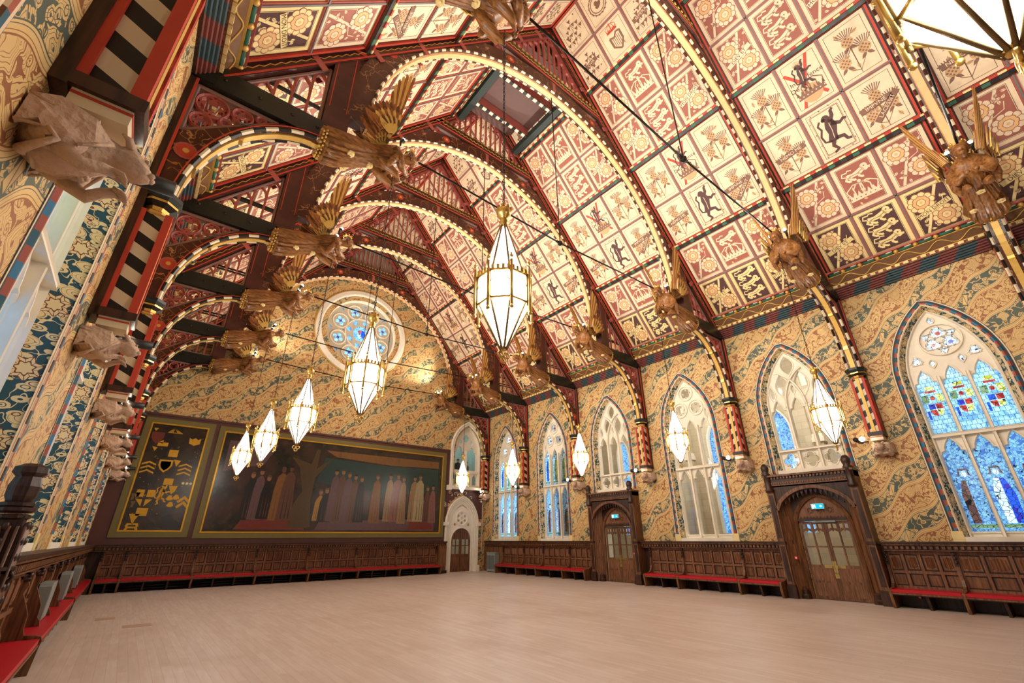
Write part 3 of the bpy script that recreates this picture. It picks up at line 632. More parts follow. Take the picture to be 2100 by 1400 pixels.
def thistle(m,cx,cy,r,z,a=pi/2,dark='motif_brown',lt_='motif_light'):
    for i in range(9):
        b=a+(i-4)*.17; stroke(m,[(cx,cy),(cx+r*1.5*math.cos(b),cy+r*1.5*math.sin(b))],.004,dark,z,.013)
    m.flat(circ(cx,cy,r*.62,12),z+.001,lt_)
    for i in range(-2,3):
        for j in range(-2,3):
            if (i+j)%2==0 and i*i+j*j<5: x,y=cx+i*r*.22,cy+j*r*.22; m.flat([(x-r*.13,y),(x,y+r*.13),(x+r*.13,y),(x,y-r*.13)],z+.002,dark)
    for s_ in (-1,1): leafp(m,cx,cy-r*.5,r*.9,a+pi+s_*.8,dark,z,.4)
def passant(m,cx,cy,s,mat,z,line):
    q=lambda L:[(cx+x*s,cy+y*s) for x,y in L]
    stroke(m,q([(-.42,.02),(-.1,.0),(.2,.06),(.4,.16)]),[.125*s,.11*s,.15*s,.13*s],mat,z)
    m.flat(circ(cx+.46*s,cy+.24*s,.17*s,10),z,mat); m.flat(circ(cx+.47*s,cy+.24*s,.04*s,6),z+.002,line)
    for L in ([(-.40,0),(-.5,-.14),(-.38,-.26),(-.28,-.27)],[(-.3,0),(-.3,-.15),(-.14,-.27),(-.06,-.26)],[(.15,0),(.12,-.16),(.22,-.27),(.3,-.27)],[(.34,.1),(.5,.02),(.62,.1),(.7,.07)]): stroke(m,q(L),.062*s,mat,z)
    stroke(m,q([(-.45,.05),(-.62,.12),(-.56,.3),(-.34,.28),(-.28,.36),(-.1,.30)]),.032*s,mat,z); stroke(m,q([(-.3,.0),(.1,.0),(.34,.12)]),.008,line,z+.002)
def rampant(m,cx,cy,s,mat,z,line):
    q=lambda L:[(cx+x*s,cy+y*s) for x,y in L]
    stroke(m,q([(-.10,-.38),(-.02,-.1),(.02,.15),(.02,.38)]),[.15*s,.13*s,.19*s,.13*s],mat,z); m.flat(circ(cx-.04*s,cy+.5*s,.13*s,10),z,mat); m.flat(circ(cx-.12*s,cy+.48*s,.07*s,8),z,mat)
    for L in ([(-.08,-.36),(-.16,-.55),(-.06,-.72),(-.2,-.8)],[(0,-.32),(.24,-.38),(.3,-.55),(.42,-.58)],[(.06,.25),(.3,.12),(.42,.2),(.52,.16)],[(.04,.32),(.18,.5),(.2,.68),(.28,.74)]): stroke(m,q(L),.075*s,mat,z,.04*s)
    stroke(m,q([(-.14,-.38),(-.34,-.3),(-.38,-.05),(-.28,.18),(-.34,.36),(-.24,.5)]),.035*s,mat,z); stroke(m,q([(-.04,-.3),(.0,.0),(.0,.3)]),.008,line,z+.002)
def crown(m,cx,cy,s,mat,z,line):
    m.flat([(cx-.5*s,cy-.1*s),(cx-.46*s,cy+.08*s),(cx+.46*s,cy+.08*s),(cx+.5*s,cy-.1*s)],z,mat)
    for i in range(7): x=cx+(-.45+.15*i)*s; m.flat([(x-.06*s,cy+.08*s),(x,cy+.24*s),(x+.06*s,cy+.08*s)],z,mat); m.flat(circ(x,cy-.01*s,.025*s,6),z+.002,line)
    for k_ in (.46,.25,.03):
        stroke(m,[(cx-k_*s,cy+.1*s),(cx-k_*1.06*s,cy+.34*s),(cx-k_*.5*s,cy+.52*s),(cx,cy+.5*s),(cx+k_*.5*s,cy+.52*s),(cx+k_*1.06*s,cy+.34*s),(cx+k_*s,cy+.1*s)],.02*s,mat,z)
    m.flat(circ(cx,cy+.58*s,.06*s,8),z,mat)
def harp(m,cx,cy,s,z):
    stroke(m,[(cx-.3*s,cy+.3*s),(cx-.28*s,cy-.2*s),(cx+.1*s,cy-.5*s)],.045*s,'motif_brown',z); stroke(m,[(cx-.3*s,cy+.3*s),(cx-.05*s,cy+.2*s),(cx+.15*s,cy+.4*s),(cx+.35*s,cy+.35*s)],.05*s,'motif_brown',z); stroke(m,[(cx+.35*s,cy+.35*s),(cx+.36*s,cy-.1*s),(cx+.1*s,cy-.5*s)],.045*s,'motif_brown',z)
    for i in range(7): x=cx+(-.24+.09*i)*s; stroke(m,[(x,cy+.26*s),(x+.02*s,cy-(.22+.03*i)*s)],.012,'motif_brown',z)
    crown(m,cx,cy+.58*s,.62*s,'red_paint',z,'ink')
def shamrock(m,cx,cy,r,z):
    for a in (pi/2,pi*1.17,-pi*.17): m.flat([(cx+r*.12*math.cos(a),cy+r*.12*math.sin(a)),(cx+r*math.cos(a-.42),cy+r*math.sin(a-.42)),(cx+r*.85*math.cos(a),cy+r*.85*math.sin(a)),(cx+r*math.cos(a+.42),cy+r*math.sin(a+.42))],z,'motif_brown')
    stroke(m,[(cx,cy),(cx+.3*r,cy-1.1*r)],.008,'motif_brown',z)
def panel(m,x0,y0,x1,y1,kind,word=None,gr='maroon',cr='cream'):
    """one painted panel in roof-plane coordinates"""
    W=x1-x0; H=y1-y0; cx=(x0+x1)/2; cy=(y0+y1)/2; z=.012
    m.add([(x0,y0,z),(x1,y0,z),(x1,y1,z),(x0,y1,z)],[(0,1,2,3)],cr)
    ground={'rose':gr,'lions':gr,'crown':gr}.get(kind); a=.13 if ground else .10; z+=.002
    if ground: m.add([(x0+a-.012,y0+a-.012,z),(x1-a+.012,y0+a-.012,z),(x1-a+.012,y1-a+.012,z),(x0+a-.012,y1-a+.012,z)],[(0,1,2,3)],'cream'if cr=='cream' else cr); m.add([(x0+a,y0+a,z+.001),(x1-a,y0+a,z+.001),(x1-a,y1-a,z+.001),(x0+a,y1-a,z+.001)],[(0,1,2,3)],ground)
    for b in ((.112,) if ground else (.10,)):
        pr=[(x0+b,y0+b),(x1-b,y0+b),(x1-b,y1-b),(x0+b,y1-b)]
        for p,q in zip(pr,pr[1:]+pr[:1]): stroke(m,[p,q],.005,'ink',z+.0015)
    z+=.003; iw=W-2*a; ih=H-2*a
    if kind=='rose':
        stroke(m,[(x0+a+iw*.12,y0+a),(x1-a-iw*.22,y1-a)],.036,cr,z); rose2(m,x0+a+iw*.28,y1-a-ih*.27,.345,z+.002,cr); rose2(m,x1-a-iw*.27,y0+a+ih*.27,.345,z+.002,cr)
        stroke(m,[(cx,cy),(cx-.24,cy+.02)],.010,cr,z); stroke(m,[(cx,cy),(cx+.25,cy+.1),(cx+.3,cy+.3)],.010,cr,z)
        for i in range(26):
            lx=x0+a+.08+R.random()*(iw-.16); ly=y0+a+.08+R.random()*(ih-.16)
            if abs((lx-x0-a)/iw-(y1-a-ly)/ih)<.28 and R.random()<.6: continue
            leafp(m,lx,ly,.13,R.random()*6.28,cr,z,.55,gr)
    elif kind=='lions':
        for i in range(3): passant(m,cx-.02,y0+a+ih*(.2+.31*i),.64*iw/.95,cr,z,gr)
    elif kind=='crown':
        crown(m,cx,y0+a+ih*.2,.86,cr,z,gr); passant(m,cx,y0+a+ih*.74,.58,cr,z+.001,gr)
        for i in range(8): leafp(m,x0+a+.1+R.random()*(iw-.2),y0+a+.1+R.random()*(ih-.2),.12,R.random()*6.28,'rose_buff',z-.001,.5)
    elif kind=='thistle':
        stroke(m,[(cx,y0+a),(cx,y1-a-.3)],.008,'motif_brown',z)
        for x,y in ((-.02,.26),(-.27,-.26),(.27,-.14)): thistle(m,cx+x,cy+y*H/1.7,.25,z+.001); stroke(m,[(cx,y0+a+.1),(cx+x*.6,cy+y-.3),(cx+x,cy+y-.12)],.008,'motif_brown',z)
        for i in range(7): leafp(m,cx+(R.random()-.5)*iw*.7,y0+a+.15+R.random()*(ih-.4),.2,R.random()*6.28,'motif_light',z,.45,'motif_brown')
    elif kind=='rampant':
        b=.19; pr=[(x0+b,y0+b),(x1-b,y0+b),(x1-b,y1-b),(x0+b,y1-b)]
        for p,q in zip(pr,pr[1:]+pr[:1]): stroke(m,[p,q],.009,'motif_brown',z)
        b=.165; pr=[(x0+b,y0+b),(x1-b,y0+b),(x1-b,y1-b),(x0+b,y1-b)]
        for p,q in zip(pr,pr[1:]+pr[:1]): stroke(m,[p,q],.004,'motif_brown',z)
        rampant(m,cx,cy,.86,'purple_brown',z,'cream')
        for i in range(14):
            t=i/14*4; sd=int(t); f_=t-sd; px,py=[(x0+.13+f_*(W-.26),y0+.13),(x1-.13,y0+.13+f_*(H-.26)),(x1-.13-f_*(W-.26),y1-.13),(x0+.13,y1-.13-f_*(H-.26))][sd]; leafp(m,px,py,.06,i,'motif_brown',z,.6)
    elif kind=='defence':
        stroke(m,[(x0+a,y1-a-.25),(x1-a-.1,y0+a+.1)],.045,'red_paint',z); stroke(m,[(x0+a+.15,y0+a),(x1-a-.2,y1-a)],.045,'red_paint',z)
        m.flat(circ(cx,cy-.42,.3,12),z+.0005,'motif_light'); crown(m,cx,cy-.40,.8,'motif_brown',z+.001,'cream'); rampant(m,cx-.04,cy+.22,.6,'purple_brown',z+.002,'cream'); crown(m,cx-.06,cy+.58,.2,'motif_light',z+.002,'ink')
        m.text('In',.2,lambda p,q:(cx-.36+p,cy+.1+q,z+.003),'ink'); m.text('De',.2,lambda p,q:(cx-.37+p,cy-.1+q,z+.003),'ink'); m.text('fence',.2,lambda p,q:(cx+.29+p,cy+.1+q,z+.003),'ink')
    elif kind=='clover':
        for x,y in ((0,.3),(-.24,.0),(.26,.06),(.05,-.28),(-.30,-.3)): shamrock(m,cx+x,cy+y*H/1.5,.19,z)
        stroke(m,[(cx-.1,y0+a+.05),(cx,cy),(cx-.02,cy+.3)],.008,'motif_brown',z)
        for i in range(6): x,y=cx+(R.random()-.5)*iw*.8,cy+(R.random()-.5)*ih*.85; m.flat(foil(x,y,.035,5,2),z,'motif_brown')
    elif kind=='harp': harp(m,cx,cy-.08,.72,z)
    elif kind=='wreath':
        for rr in (.36,.28): 
            P=circ(cx,cy,rr,24); 
            for p,q in zip(P,P[1:]+P[:1]): stroke(m,[p,q],.016,'motif_brown',z)
        for i in range(16): t=i*pi/8; leafp(m,cx+.32*math.cos(t),cy+.32*math.sin(t),.12,t+.8,'motif_brown',z,.4)
        m.flat(foil(cx,cy,.16,3,4),z,'motif_brown')
    if word:
        dark=kind=='rose'; rb=cr if dark else 'motif_brown'; tx_='ink' if dark else 'cream'; z+=.008
        ws=word.split('|')
        for wi,wd in enumerate(ws):
            an=(.30 if dark else .12) if len(ws)==1 else (.1,.75)[wi]; oy=0 if len(ws)==1 else (.02,-.2)[wi]; ox=0 if len(ws)==1 else (-.08,.12)[wi]
            ca,sa=math.cos(an),math.sin(an); L=min(iw*.98,.12*len(wd)+.1)/2
            pt=lambda p,q,zz:(cx+ox+p*ca-q*sa,cy+oy+p*sa+q*ca,zz)
            m.add([pt(-L,-.085,z),pt(L,-.085,z),pt(L,.085,z),pt(-L,.085,z)],[(0,1,2,3)],rb)
            for e_ in (-1,1): m.add([pt(-L,e_*.085,z+.001),pt(L,e_*.085,z+.001),pt(L,e_*.078,z+.001),pt(-L,e_*.078,z+.001)],[(0,1,2,3)],'ink')
            v,f=textmesh(wd,.155); ww=max(p[0] for p in v)-min(p[0] for p in v); k_=min(1,(2*L-.04)/ww); m.add([pt(p*k_,q,z+.002) for p,q in v],f,tx_)
YB=.86; Y1=4.38; Y2=8.18; Y3=11.79; YT=14.80
def slope_parts():
    b=MB(); b.box((0,0,-.08),(BAY,14.95,0),'rafter_paint')
    x0,x1=.30,BAY-.30; cw=(x1-x0)/3
    rows=[]
    for ya,yb in ((YB,Y1-.1),(Y1+.1,Y2-.1),(Y2+.1,Y3-.1),(Y3+.1,YT)):
        h=(yb-ya)/2; rows+= [(ya+.04,ya+h-.04),(ya+h+.04,yb-.04)]
    KN=[[('rose','MON DROIT'),('lions',None),('rose','DIEV ET')],[('rose',None),('crown',None),('rose',None)],
        [('thistle','NEMO ME'),('rampant',None),('thistle','IMPVNE|LACESSIT')],[('thistle',None),('defence',None),('thistle',None)],
        [('rose','DIEV ET'),('lions',None),('rose','MON DROIT')],[('rose',None),('crown',None),('rose',None)],
        [('clover','QVIS'),('harp',None),('clover','SEPERABIT')],[('clover',None),('wreath',None),('clover',None)]]
    KN[0]=[('rose','DIEV ET'),('lions',None),('rose','MON DROIT')]
    for r_,(ya,yb) in enumerate(rows):
        for c in range(3):
            k,wd=KN[r_][c]; panel(b,x0+c*cw+.055,ya,x0+(c+1)*cw-.055,yb,k,wd,'purple_brown' if r_==0 else 'maroon','cream_yellow' if r_==0 else 'cream')
    bt=MB()
    def batten(xa,ya,xb,yb,w_):
        hor=abs(xb-xa)>abs(yb-ya)
        if hor: bt.box((xa,ya-w_/2,0),(xb,ya+w_/2,.05),'mauve_red'); bt.box((xa,ya-w_*.22,.05),(xb,ya+w_*.22,.07),'grey_paint')
        else: bt.box((xa-w_/2,ya,0),(xa+w_/2,yb,.05),'mauve_red'); bt.box((xa-w_*.22,ya,.05),(xa+w_*.22,yb,.07),'grey_paint')
    for ya,yb in ((YB,Y1-.1),(Y1+.1,Y2-.1),(Y2+.1,Y3-.1),(Y3+.1,YT)):
        for c in (1,2): batten(x0+c*cw,ya,x0+c*cw,yb,.10)
        batten(x0,(ya+yb)/2,x1,(ya+yb)/2,.085)
        for xx in (x0-.02,x1+.02):
            s_=1 if xx>1 else -1; bt.box((xx-.03,ya,0),(xx+.03,yb,.06),'red_paint'); bt.box((min(xx+s_*.03,xx+s_*.10),ya,0),(max(xx+s_*.03,xx+s_*.10),yb,.02),'black_paint')
        for yy in (ya,yb): bt.box((x0,yy-.02,0),(x1,yy+.02,.06),'red_paint')
    ps=[]
    for yy in (Y1,Y2,Y3):
        p=MB(); p.box((.1,yy-.10,0),(BAY-.1,yy+.10,.13),'rafter_paint'); n=24
        for i in range(n):
            xa=.12+(BAY-.24)*i/n; xb=.12+(BAY-.24)*(i+1)/n
            p.box((xa,yy+.035,.13),(xb,yy+.095,.165),['red_paint','cream_yellow'][i%2]); p.box((xa,yy-.095,.12),(xb,yy-.0,.15),['black_paint','green_paint' if i%4==1 else 'dark_green'][i%2])
        ps.append(p)
    return b.mesh('painted_boards'),bt.mesh('battens'),[p.mesh('purlin') for p in ps]
bm_,btm,pms=slope_parts()
def slope(side,k):
    o=bpy.data.objects.new('ceiling_'+side,bm_); sc.collection.objects.link(o); o['kind']='structure'
    upv=Vector((-1,0,SL)).normalized() if side=='right' else Vector((1,0,SL)).normalized()
    xv=Vector((0,-1,0)) if side=='right' else Vector((0,1,0)); zv=xv.cross(upv)
    u=9.65; base=Vector((XC+(u if side=='right' else -u),0,zr(u)))
    base.y=(BC[k]+BAY/2) if side=='right' else BC[k]-BAY/2
    mt=Matrix((xv,upv,zv)).transposed().to_4x4(); mt.translation=base; o.matrix_world=mt
    for me,n in [(btm,'battens')]+[(p,'purlin') for p in pms]:
        c=bpy.data.objects.new(n,me); sc.collection.objects.link(c); c.parent=o
for k in range(7):
    slope('right',k); slope('left',k)
# boarded ventilator under the ridge, in the bay before the fourth truss
m=MB(); ya,yb=TY[4]+.25,TY[3]-.25; zc=18.95
for s_ in (-1,1): m.box((XC+s_*1.55-.13,ya,zc-.22),(XC+s_*1.55+.13,yb,zc+.1),'dark_green')
y0_,y1_=ya+1.15,yb-1.05
m.box((XC-1.5,y0_,zc+.35),(XC+1.5,y1_,zc+.42),'brown_roof'); m.box((XC-1.5,ya,zc+.75),(XC+1.5,yb,zc+.8),'brown_roof')
for yy in (y0_,y1_):
    m.box((XC-1.45,yy-.06,zc-.12),(XC+1.45,yy+.06,zc+.42),'mauve_red')
    for i in range(16): m.box((XC-1.44+.18*i,yy-.065,zc-.16),(XC-1.44+.18*(i+1),yy+.065,zc-.11),['ivory','black_paint'][i%2])
tag(m.build('roof_ventilator'),'dark green framed boxed ventilator opening under the roof ridge','ventilator')
# ---------------------------------------------------------------- roof trusses
NAMES=['against the far wall','second from the far wall','third from the far wall','fourth from the far wall','just before the boarded ventilator','second nearest the viewer','nearest, cut by the top of the frame']
PT=.17   # half thickness of truss timbers
def mir(s): return (lambda p:Vector((s*p.x if False else s*p[0],p[1],p[2])))
def U(d): return 9.65-d      # distance from the wall -> distance from the centre line
def truss(far):
    root=thing('hammerbeam_truss')
    for s in (-1,1):
        T=lambda p,s=s:Vector((s*(9.65-p[0]),p[1],p[2]))      # p[0] = distance from the wall
        Tu=lambda p,s=s:Vector((s*p[0],p[1],p[2]))
        # wall board behind the post
        m=MB(T); m.box((0,-.2,4.72),(.10,.2,9.75),'oak_dark'); m.box((.10,-.2,6.9),(.14,-.165,9.7),'red_paint'); m.box((.10,.165,6.9),(.14,.2,9.7),'red_paint'); m.build('wall_board',root)
        # colonnette with striped panels and red angle rolls
        m=MB(T); m.box((.08,-.15,4.86),(.46,.15,6.62),'post_stripes')
        for y in (-.16,.16):
            m.box((.40,y-.035,4.86),(.50,y+.035,6.62),'red_paint'); m.box((.08,y-.03,4.86),(.16,y+.03,6.62),'red_paint')
        m.box((.455,-.045,4.86),(.49,.045,6.62),'gold_matt')
        m.box((.06,-.2,4.74),(.52,.2,4.86),'oak_dark'); m.box((.12,-.16,4.60),(.46,.16,4.76),'ivory'); m.box((.12,-.165,4.69),(.465,.165,4.715),'red_paint')
        m.build('wall_post',root)
        m=MB(T); m.lathe([(.14,6.56),(.20,6.6),(.20,6.64),(.15,6.68),(.17,6.74),(.27,6.8),(.27,6.84),(.24,6.86),(.30,6.93),(.30,7.0)],(.27,0,0),'black_paint',8,False,rot=1,mats=['gold_matt','gold_matt','red_paint','gold','black_paint','gold','black_paint','dark_green','black_paint']); m.build('capital',root)
        # curved brace
        n=14; inn=[(2.42-2.02*math.cos(pi/2*i/n),6.98+2.65*math.sin(pi/2*i/n)) for i in range(n+1)]      # soffit, from capital to beam end
        outl=[(.10,6.98),(.10,8.32)]+[(.10+1.5*t,8.32+1.30*t) for t in (.33,.66,1)]+[(2.35,9.66)]
        m=MB(T); m.plate([inn+outl[::-1]],-PT+.03,PT-.03,'painted_timber')
        for y in (-PT+.02,PT-.02):
            for cx,cz,r_ in ((.33,8.0,.13),):
                m.lathe([(r_,-.006),(r_,.006)],(cx,y,cz),'red_paint',12,False,'y'); m.lathe([(r_*1.35,-.003),(r_*1.35,.003)],(cx,y,cz),'mauve_red',14,False,'y'); m.lathe([(r_*.4,-.011),(r_*.4,.011)],(cx,y,cz),'gold_matt',8,False,'y')
            q=MB
            for t in (.62,): 
                a=inn[9]; b=(.10+1.5*.60,8.32+1.3*.60); 
                for w_ in (-.09,.09): m.bar([(a[0]+w_,a[1]),(b[0]+w_,b[1])],.03,y-.008,y+.008,'grey_paint')
                m.bar([a,b],.12,y-.005,y+.005,'dark_green')
        m.build('brace',root)
        # striped edge roll and gilt strip on the soffit
        p1=resample(inn,.25); m=MB(T)
        for y in (-PT+.0,PT-.0): m.sweep(p1,[(.0,y-.035),(.035,y-.035),(.05,y),(.035,y+.035),(.0,y+.035),(-.03,y)],'ivory',cut={q_:['ivory','black_paint'] for q_ in range(6)})
        m.sweep(p1,[(.055,-.185-.04),(.075,-.185-.04),(.075,-.185-.03),(.055,-.185-.03)],'red_paint'); m.sweep(p1,[(.0,-.07),(-.03,-.07),(-.03,.07),(.0,.07)],'gold_matt')
        for i in (3,8,len(p1)-2): x,z=p1[i]; m.box((x-.06,-.07,z-.06),(x+.06,.07,z+.06),'gold')
        m.build('soffit_moulding',root)
        # tracery in the spandrel under the hammer beam
        m=MB(T); A=(.14,8.44); B=(.14,9.6); C_=(1.52,9.6)
        for P,Q in ((A,B),(B,C_),(C_,A)): m.bar([P,Q],.085,-.09,.09,'pink_grey',ch=.02)
        for cx,cz,r_ in ((.44,9.28,.26),(.92,9.37,.17),(.35,8.84,.17),(1.22,9.49,.08),(.70,9.02,.09)):
            m.sweep(circ(cx,cz,r_,16),[(-.03,-.06),(0,-.085),(.03,-.06),(.03,.06),(0,.085),(-.03,.06)],'mauve_red',True)
            if r_>.15: m.sweep(foil(cx,cz,r_*.93,3 if r_<.25 else 4,5,pi/4),[(-.018,-.05),(.018,-.05),(.018,.05),(-.018,.05)],'mauve_red',True)
        m.build('tracery',root)
        # hammer beam
        m=MB(T); m.box((0,-PT-.03,9.64),(2.32,PT+.03,10.14),'beam_black'); m.box((0,-PT-.05,9.66),(.35,PT+.05,10.6),'beam_black')
        for x in (.5,1.1,1.7,2.2):
            for y in (-PT-.035,PT+.035): m.ball((x,y,9.9),.035,'beam_black',6,4)
        m.build('hammer_beam',root)
        # hammer post
        m=MB(T); m.box((2.26,-PT,10.1),(2.80,PT,13.25),'rafter_paint')
        for y in (-PT-.006,PT+.0):
            for x in (2.32,2.70): m.box((x,y,10.7),(x+.02,y+.006,12.9),'red_paint')
            m.box((2.2,y-.02 if y<0 else y,12.85),(2.9,y+.03,12.95),'red_paint')
        m.build('hammer_post',root)
        # upper bars between beam, post and rafter
        zu=lambda u:zr(u)-.46
        m=MB(T)
        P=[(.62,10.2),(2.22,10.2),(2.22,zu(U(2.22))-.04),(.62,zu(U(.62))-.04)]
        P[0]=(.55,10.2); 
        for a,b in ((0,1),(1,2),(2,3)): m.bar([P[a],P[b]],.07,-.07,.07,'pink_grey',ch=.015)
        xs=[.95,1.28,1.60,1.92]
        for i,x in enumerate(xs): m.box((x-.028,-.035,10.2),(x+.028,.035,zu(U(x))-.06),'mauve_red')
        xs2=[.62]+xs+[2.22]
        for a,b in zip(xs2,xs2[1:]):
            zt=zu(U((a+b)/2))-.12; h=(b-a)/2
            m.bar([(a,zt-.34),(a+.03,zt-.12),(a+h,zt+.03),(b-.03,zt-.12),(b,zt-.34)],.05,-.04,.04,'mauve_red')
        for z in (10.62,10.78): m.box((.3,-.02 if z<10.7 else .1,z),(2.3,.03 if z<10.7 else .15,z+.05),'beam_black')
        m.build('upper_tracery',root)
        # principal rafter
        m=MB(Tu); zt=lambda u:zr(u)+.02; zb=lambda u:zr(u)-.42
        m.plate([[(9.3,zt(9.3)),(0,zt(0)),(0,zb(0)),(9.3,zb(9.3))]],-PT-.02,PT+.02,'rafter_paint')
        for y in (-PT-.03,PT+.03):
            m.bar([(9.2,zb(9.2)+.06),(.1,zb(.1)+.06)],.035,y-.008,y+.008,'red_paint')
            L=[]; k=0
            uu=9.0
            while uu>.4: L.append((uu,zr(uu)-.19+(.03 if k%2 else -.03))); uu-=.085; k+=1
            m.bar(L,.014,y-.006,y+.006,'gold_matt')
            for u in (7.9,6.7,5.5,4.3,3.1,1.9,.9): m.bar([(u-.06,zt(u)-.02),(u-.06-.28,zb(u)+.18)],.16,y-.012,y+.012,'mauve_red')
        m.build('principal_rafter',root)
        # corner filling between post, rafter and arch rib
        m=MB(Tu); rib=[(6.95*math.sin(math.radians(a)),10.9+6.95*math.cos(math.radians(a))) for a in (26,34,42,50,58,66,74,82,88)]
        pl=[(6.84,10.75),(6.84,zb(6.84)+.1)]+[(3.4,zb(3.4)+.1),(2.95,17.85)]
        m.plate([rib+pl[:1]+pl[1:2]+[(5.0,zb(5.0)+.1)]+[(4.05,zb(4.05)+.1)]+[(3.55,16.95)]],-PT+.04,PT-.04,'painted_timber')
        for y in (-PT+.03,PT-.03):
            m.lathe([(.24,-.006),(.24,.006)],(6.0,y,15.0-.55),'red_paint',12,False,'y'); m.lathe([(.09,-.01),(.09,.01)],(6.0,y,14.45),'gold_matt',8,False,'y')
            for q_ in range(7): m.bar([(5.82+.06*q_,14.72),(5.80+.066*q_,14.84)],.02,y-.006,y+.006,'gold_matt')
        m.build('spandrel_board',root)
        # tracery between rib, collar and rafter
        m=MB(Tu); A=(1.4,17.82); B=(2.62,17.82); C_=(3.35,zb(3.35)); D=(3.2,17.0)
        for P,Q in ((A,B),(B,C_),(C_,A)): m.bar([P,Q],.07,-.06,.06,'pink_grey')
        m.sweep(foil(2.55,17.5,.22,4,5,pi/4),[(-.02,-.05),(.02,-.05),(.02,.05),(-.02,.05)],'mauve_red',True); m.build('tracery',root)
    # arch rib
    m=MB(); ou=arc(0,10.75,7.02,180,0,48); inn=arc(0,10.75,6.44,180,0,48); m.plate([ou+inn[::-1]],-PT,PT,'painted_timber')
    for y in (-PT-.004,PT+.004):
        for a in (25,48,72,90,108,132,155):
            c_=math.cos(math.radians(a)); s_=math.sin(math.radians(a))
            if a in (48,132,90): m.bar([(6.52*c_,10.75+6.52*s_),(7.0*c_,10.75+7.0*s_)],.14,y-.008,y+.008,'mauve_red')
            else: m.lathe([(.15,-.006),(.15,.006)],(6.78*c_,y,10.75+6.78*s_),'red_paint',10,False,'y'); m.lathe([(.06,-.01),(.06,.01)],(6.78*c_,y,10.75+6.78*s_),'gold_matt',8,False,'y')
    m.build('arch_rib',root)
    m=MB(); pa=arc(0,10.75,6.44,180,0,110)
    for y in (-PT,PT): m.sweep(pa,[(.0,y-.035),(.03,y-.035),(.05,y),(.03,y+.035),(-.0,y+.035),(-.03,y)],'ivory',cut={q_:['ivory','rafter_paint'] for q_ in range(6)})
    m.sweep(arc(0,10.75,6.44,180,0,48),[(.0,-.10),(-.05,-.08),(-.05,.08),(.0,.10)],'rose_buff')
    for i in range(2,47,2): a=math.radians(180-180*i/48); m.ball((6.445*math.cos(a),0,10.75+6.445*math.sin(a)),.035,'gold',6,4)
    m.build('rib_moulding',root)
    # collar, its cresting and balusters
    m=MB(); m.box((-2.75,-PT-.02,17.80),(2.75,PT+.02,18.18),'rafter_paint')
    for y in (-PT-.03,PT+.03):
        m.bar([(-2.65+.1*i,18.0+(.035 if i%2 else -.035)) for i in range(54)],.016,y-.008,y+.008,'gold_matt'); m.bar([(-2.7,17.84),(2.7,17.84)],.03,y-.01,y+.01,'red_paint')
        for i in range(26): m.box((-2.6+.2*i,y-.02,18.17),(-2.6+.2*i+.1,y+.02,18.24),'gold')
    m.build('collar',root)
    for i in range(15):
        x=-1.96+.28*i; zt_=zr(abs(x))-.52; m=MB(); m.box((x-.025,-.05,18.15),(x+.025,.05,zt_),'mauve_red'); m.build('baluster',root)
    m=MB(); m.bar([(-2.25,18.1),(0,20.7),(2.25,18.1)],.08,-.07,.07,'mauve_red')
    for i in range(14):
        x=-1.82+.28*i; zt_=zr(abs(x))-.62; m.bar([(x-.14,zt_-.22),(x-.09,zt_-.06),(x,zt_),(x+.09,zt_-.06),(x+.14,zt_-.22)],.035,-.045,.045,'mauve_red')
    m.build('top_tracery',root)
    return root
t0=truss(False)
for k in range(7):
    o=t0 if k==0 else copy_tree(t0)
    o.location=(XC,TY[k]-(.25 if k==0 else 0),0)
    tag(o,'painted brown hammerbeam roof truss, '+NAMES[k],'roof truss','hammerbeam trusses of the hall roof')
# boarding that closes the far gable above the collar
m=MB()
for i in range(17): x=-2.5+.3*i; zt_=zr(abs(x+.15))-.3; m.box((XC+x,YF-.06,18.0),(XC+x+.28,YF-.02,max(18.1,zt_)),'board_grey')
m.build('trim_30',kind='structure')
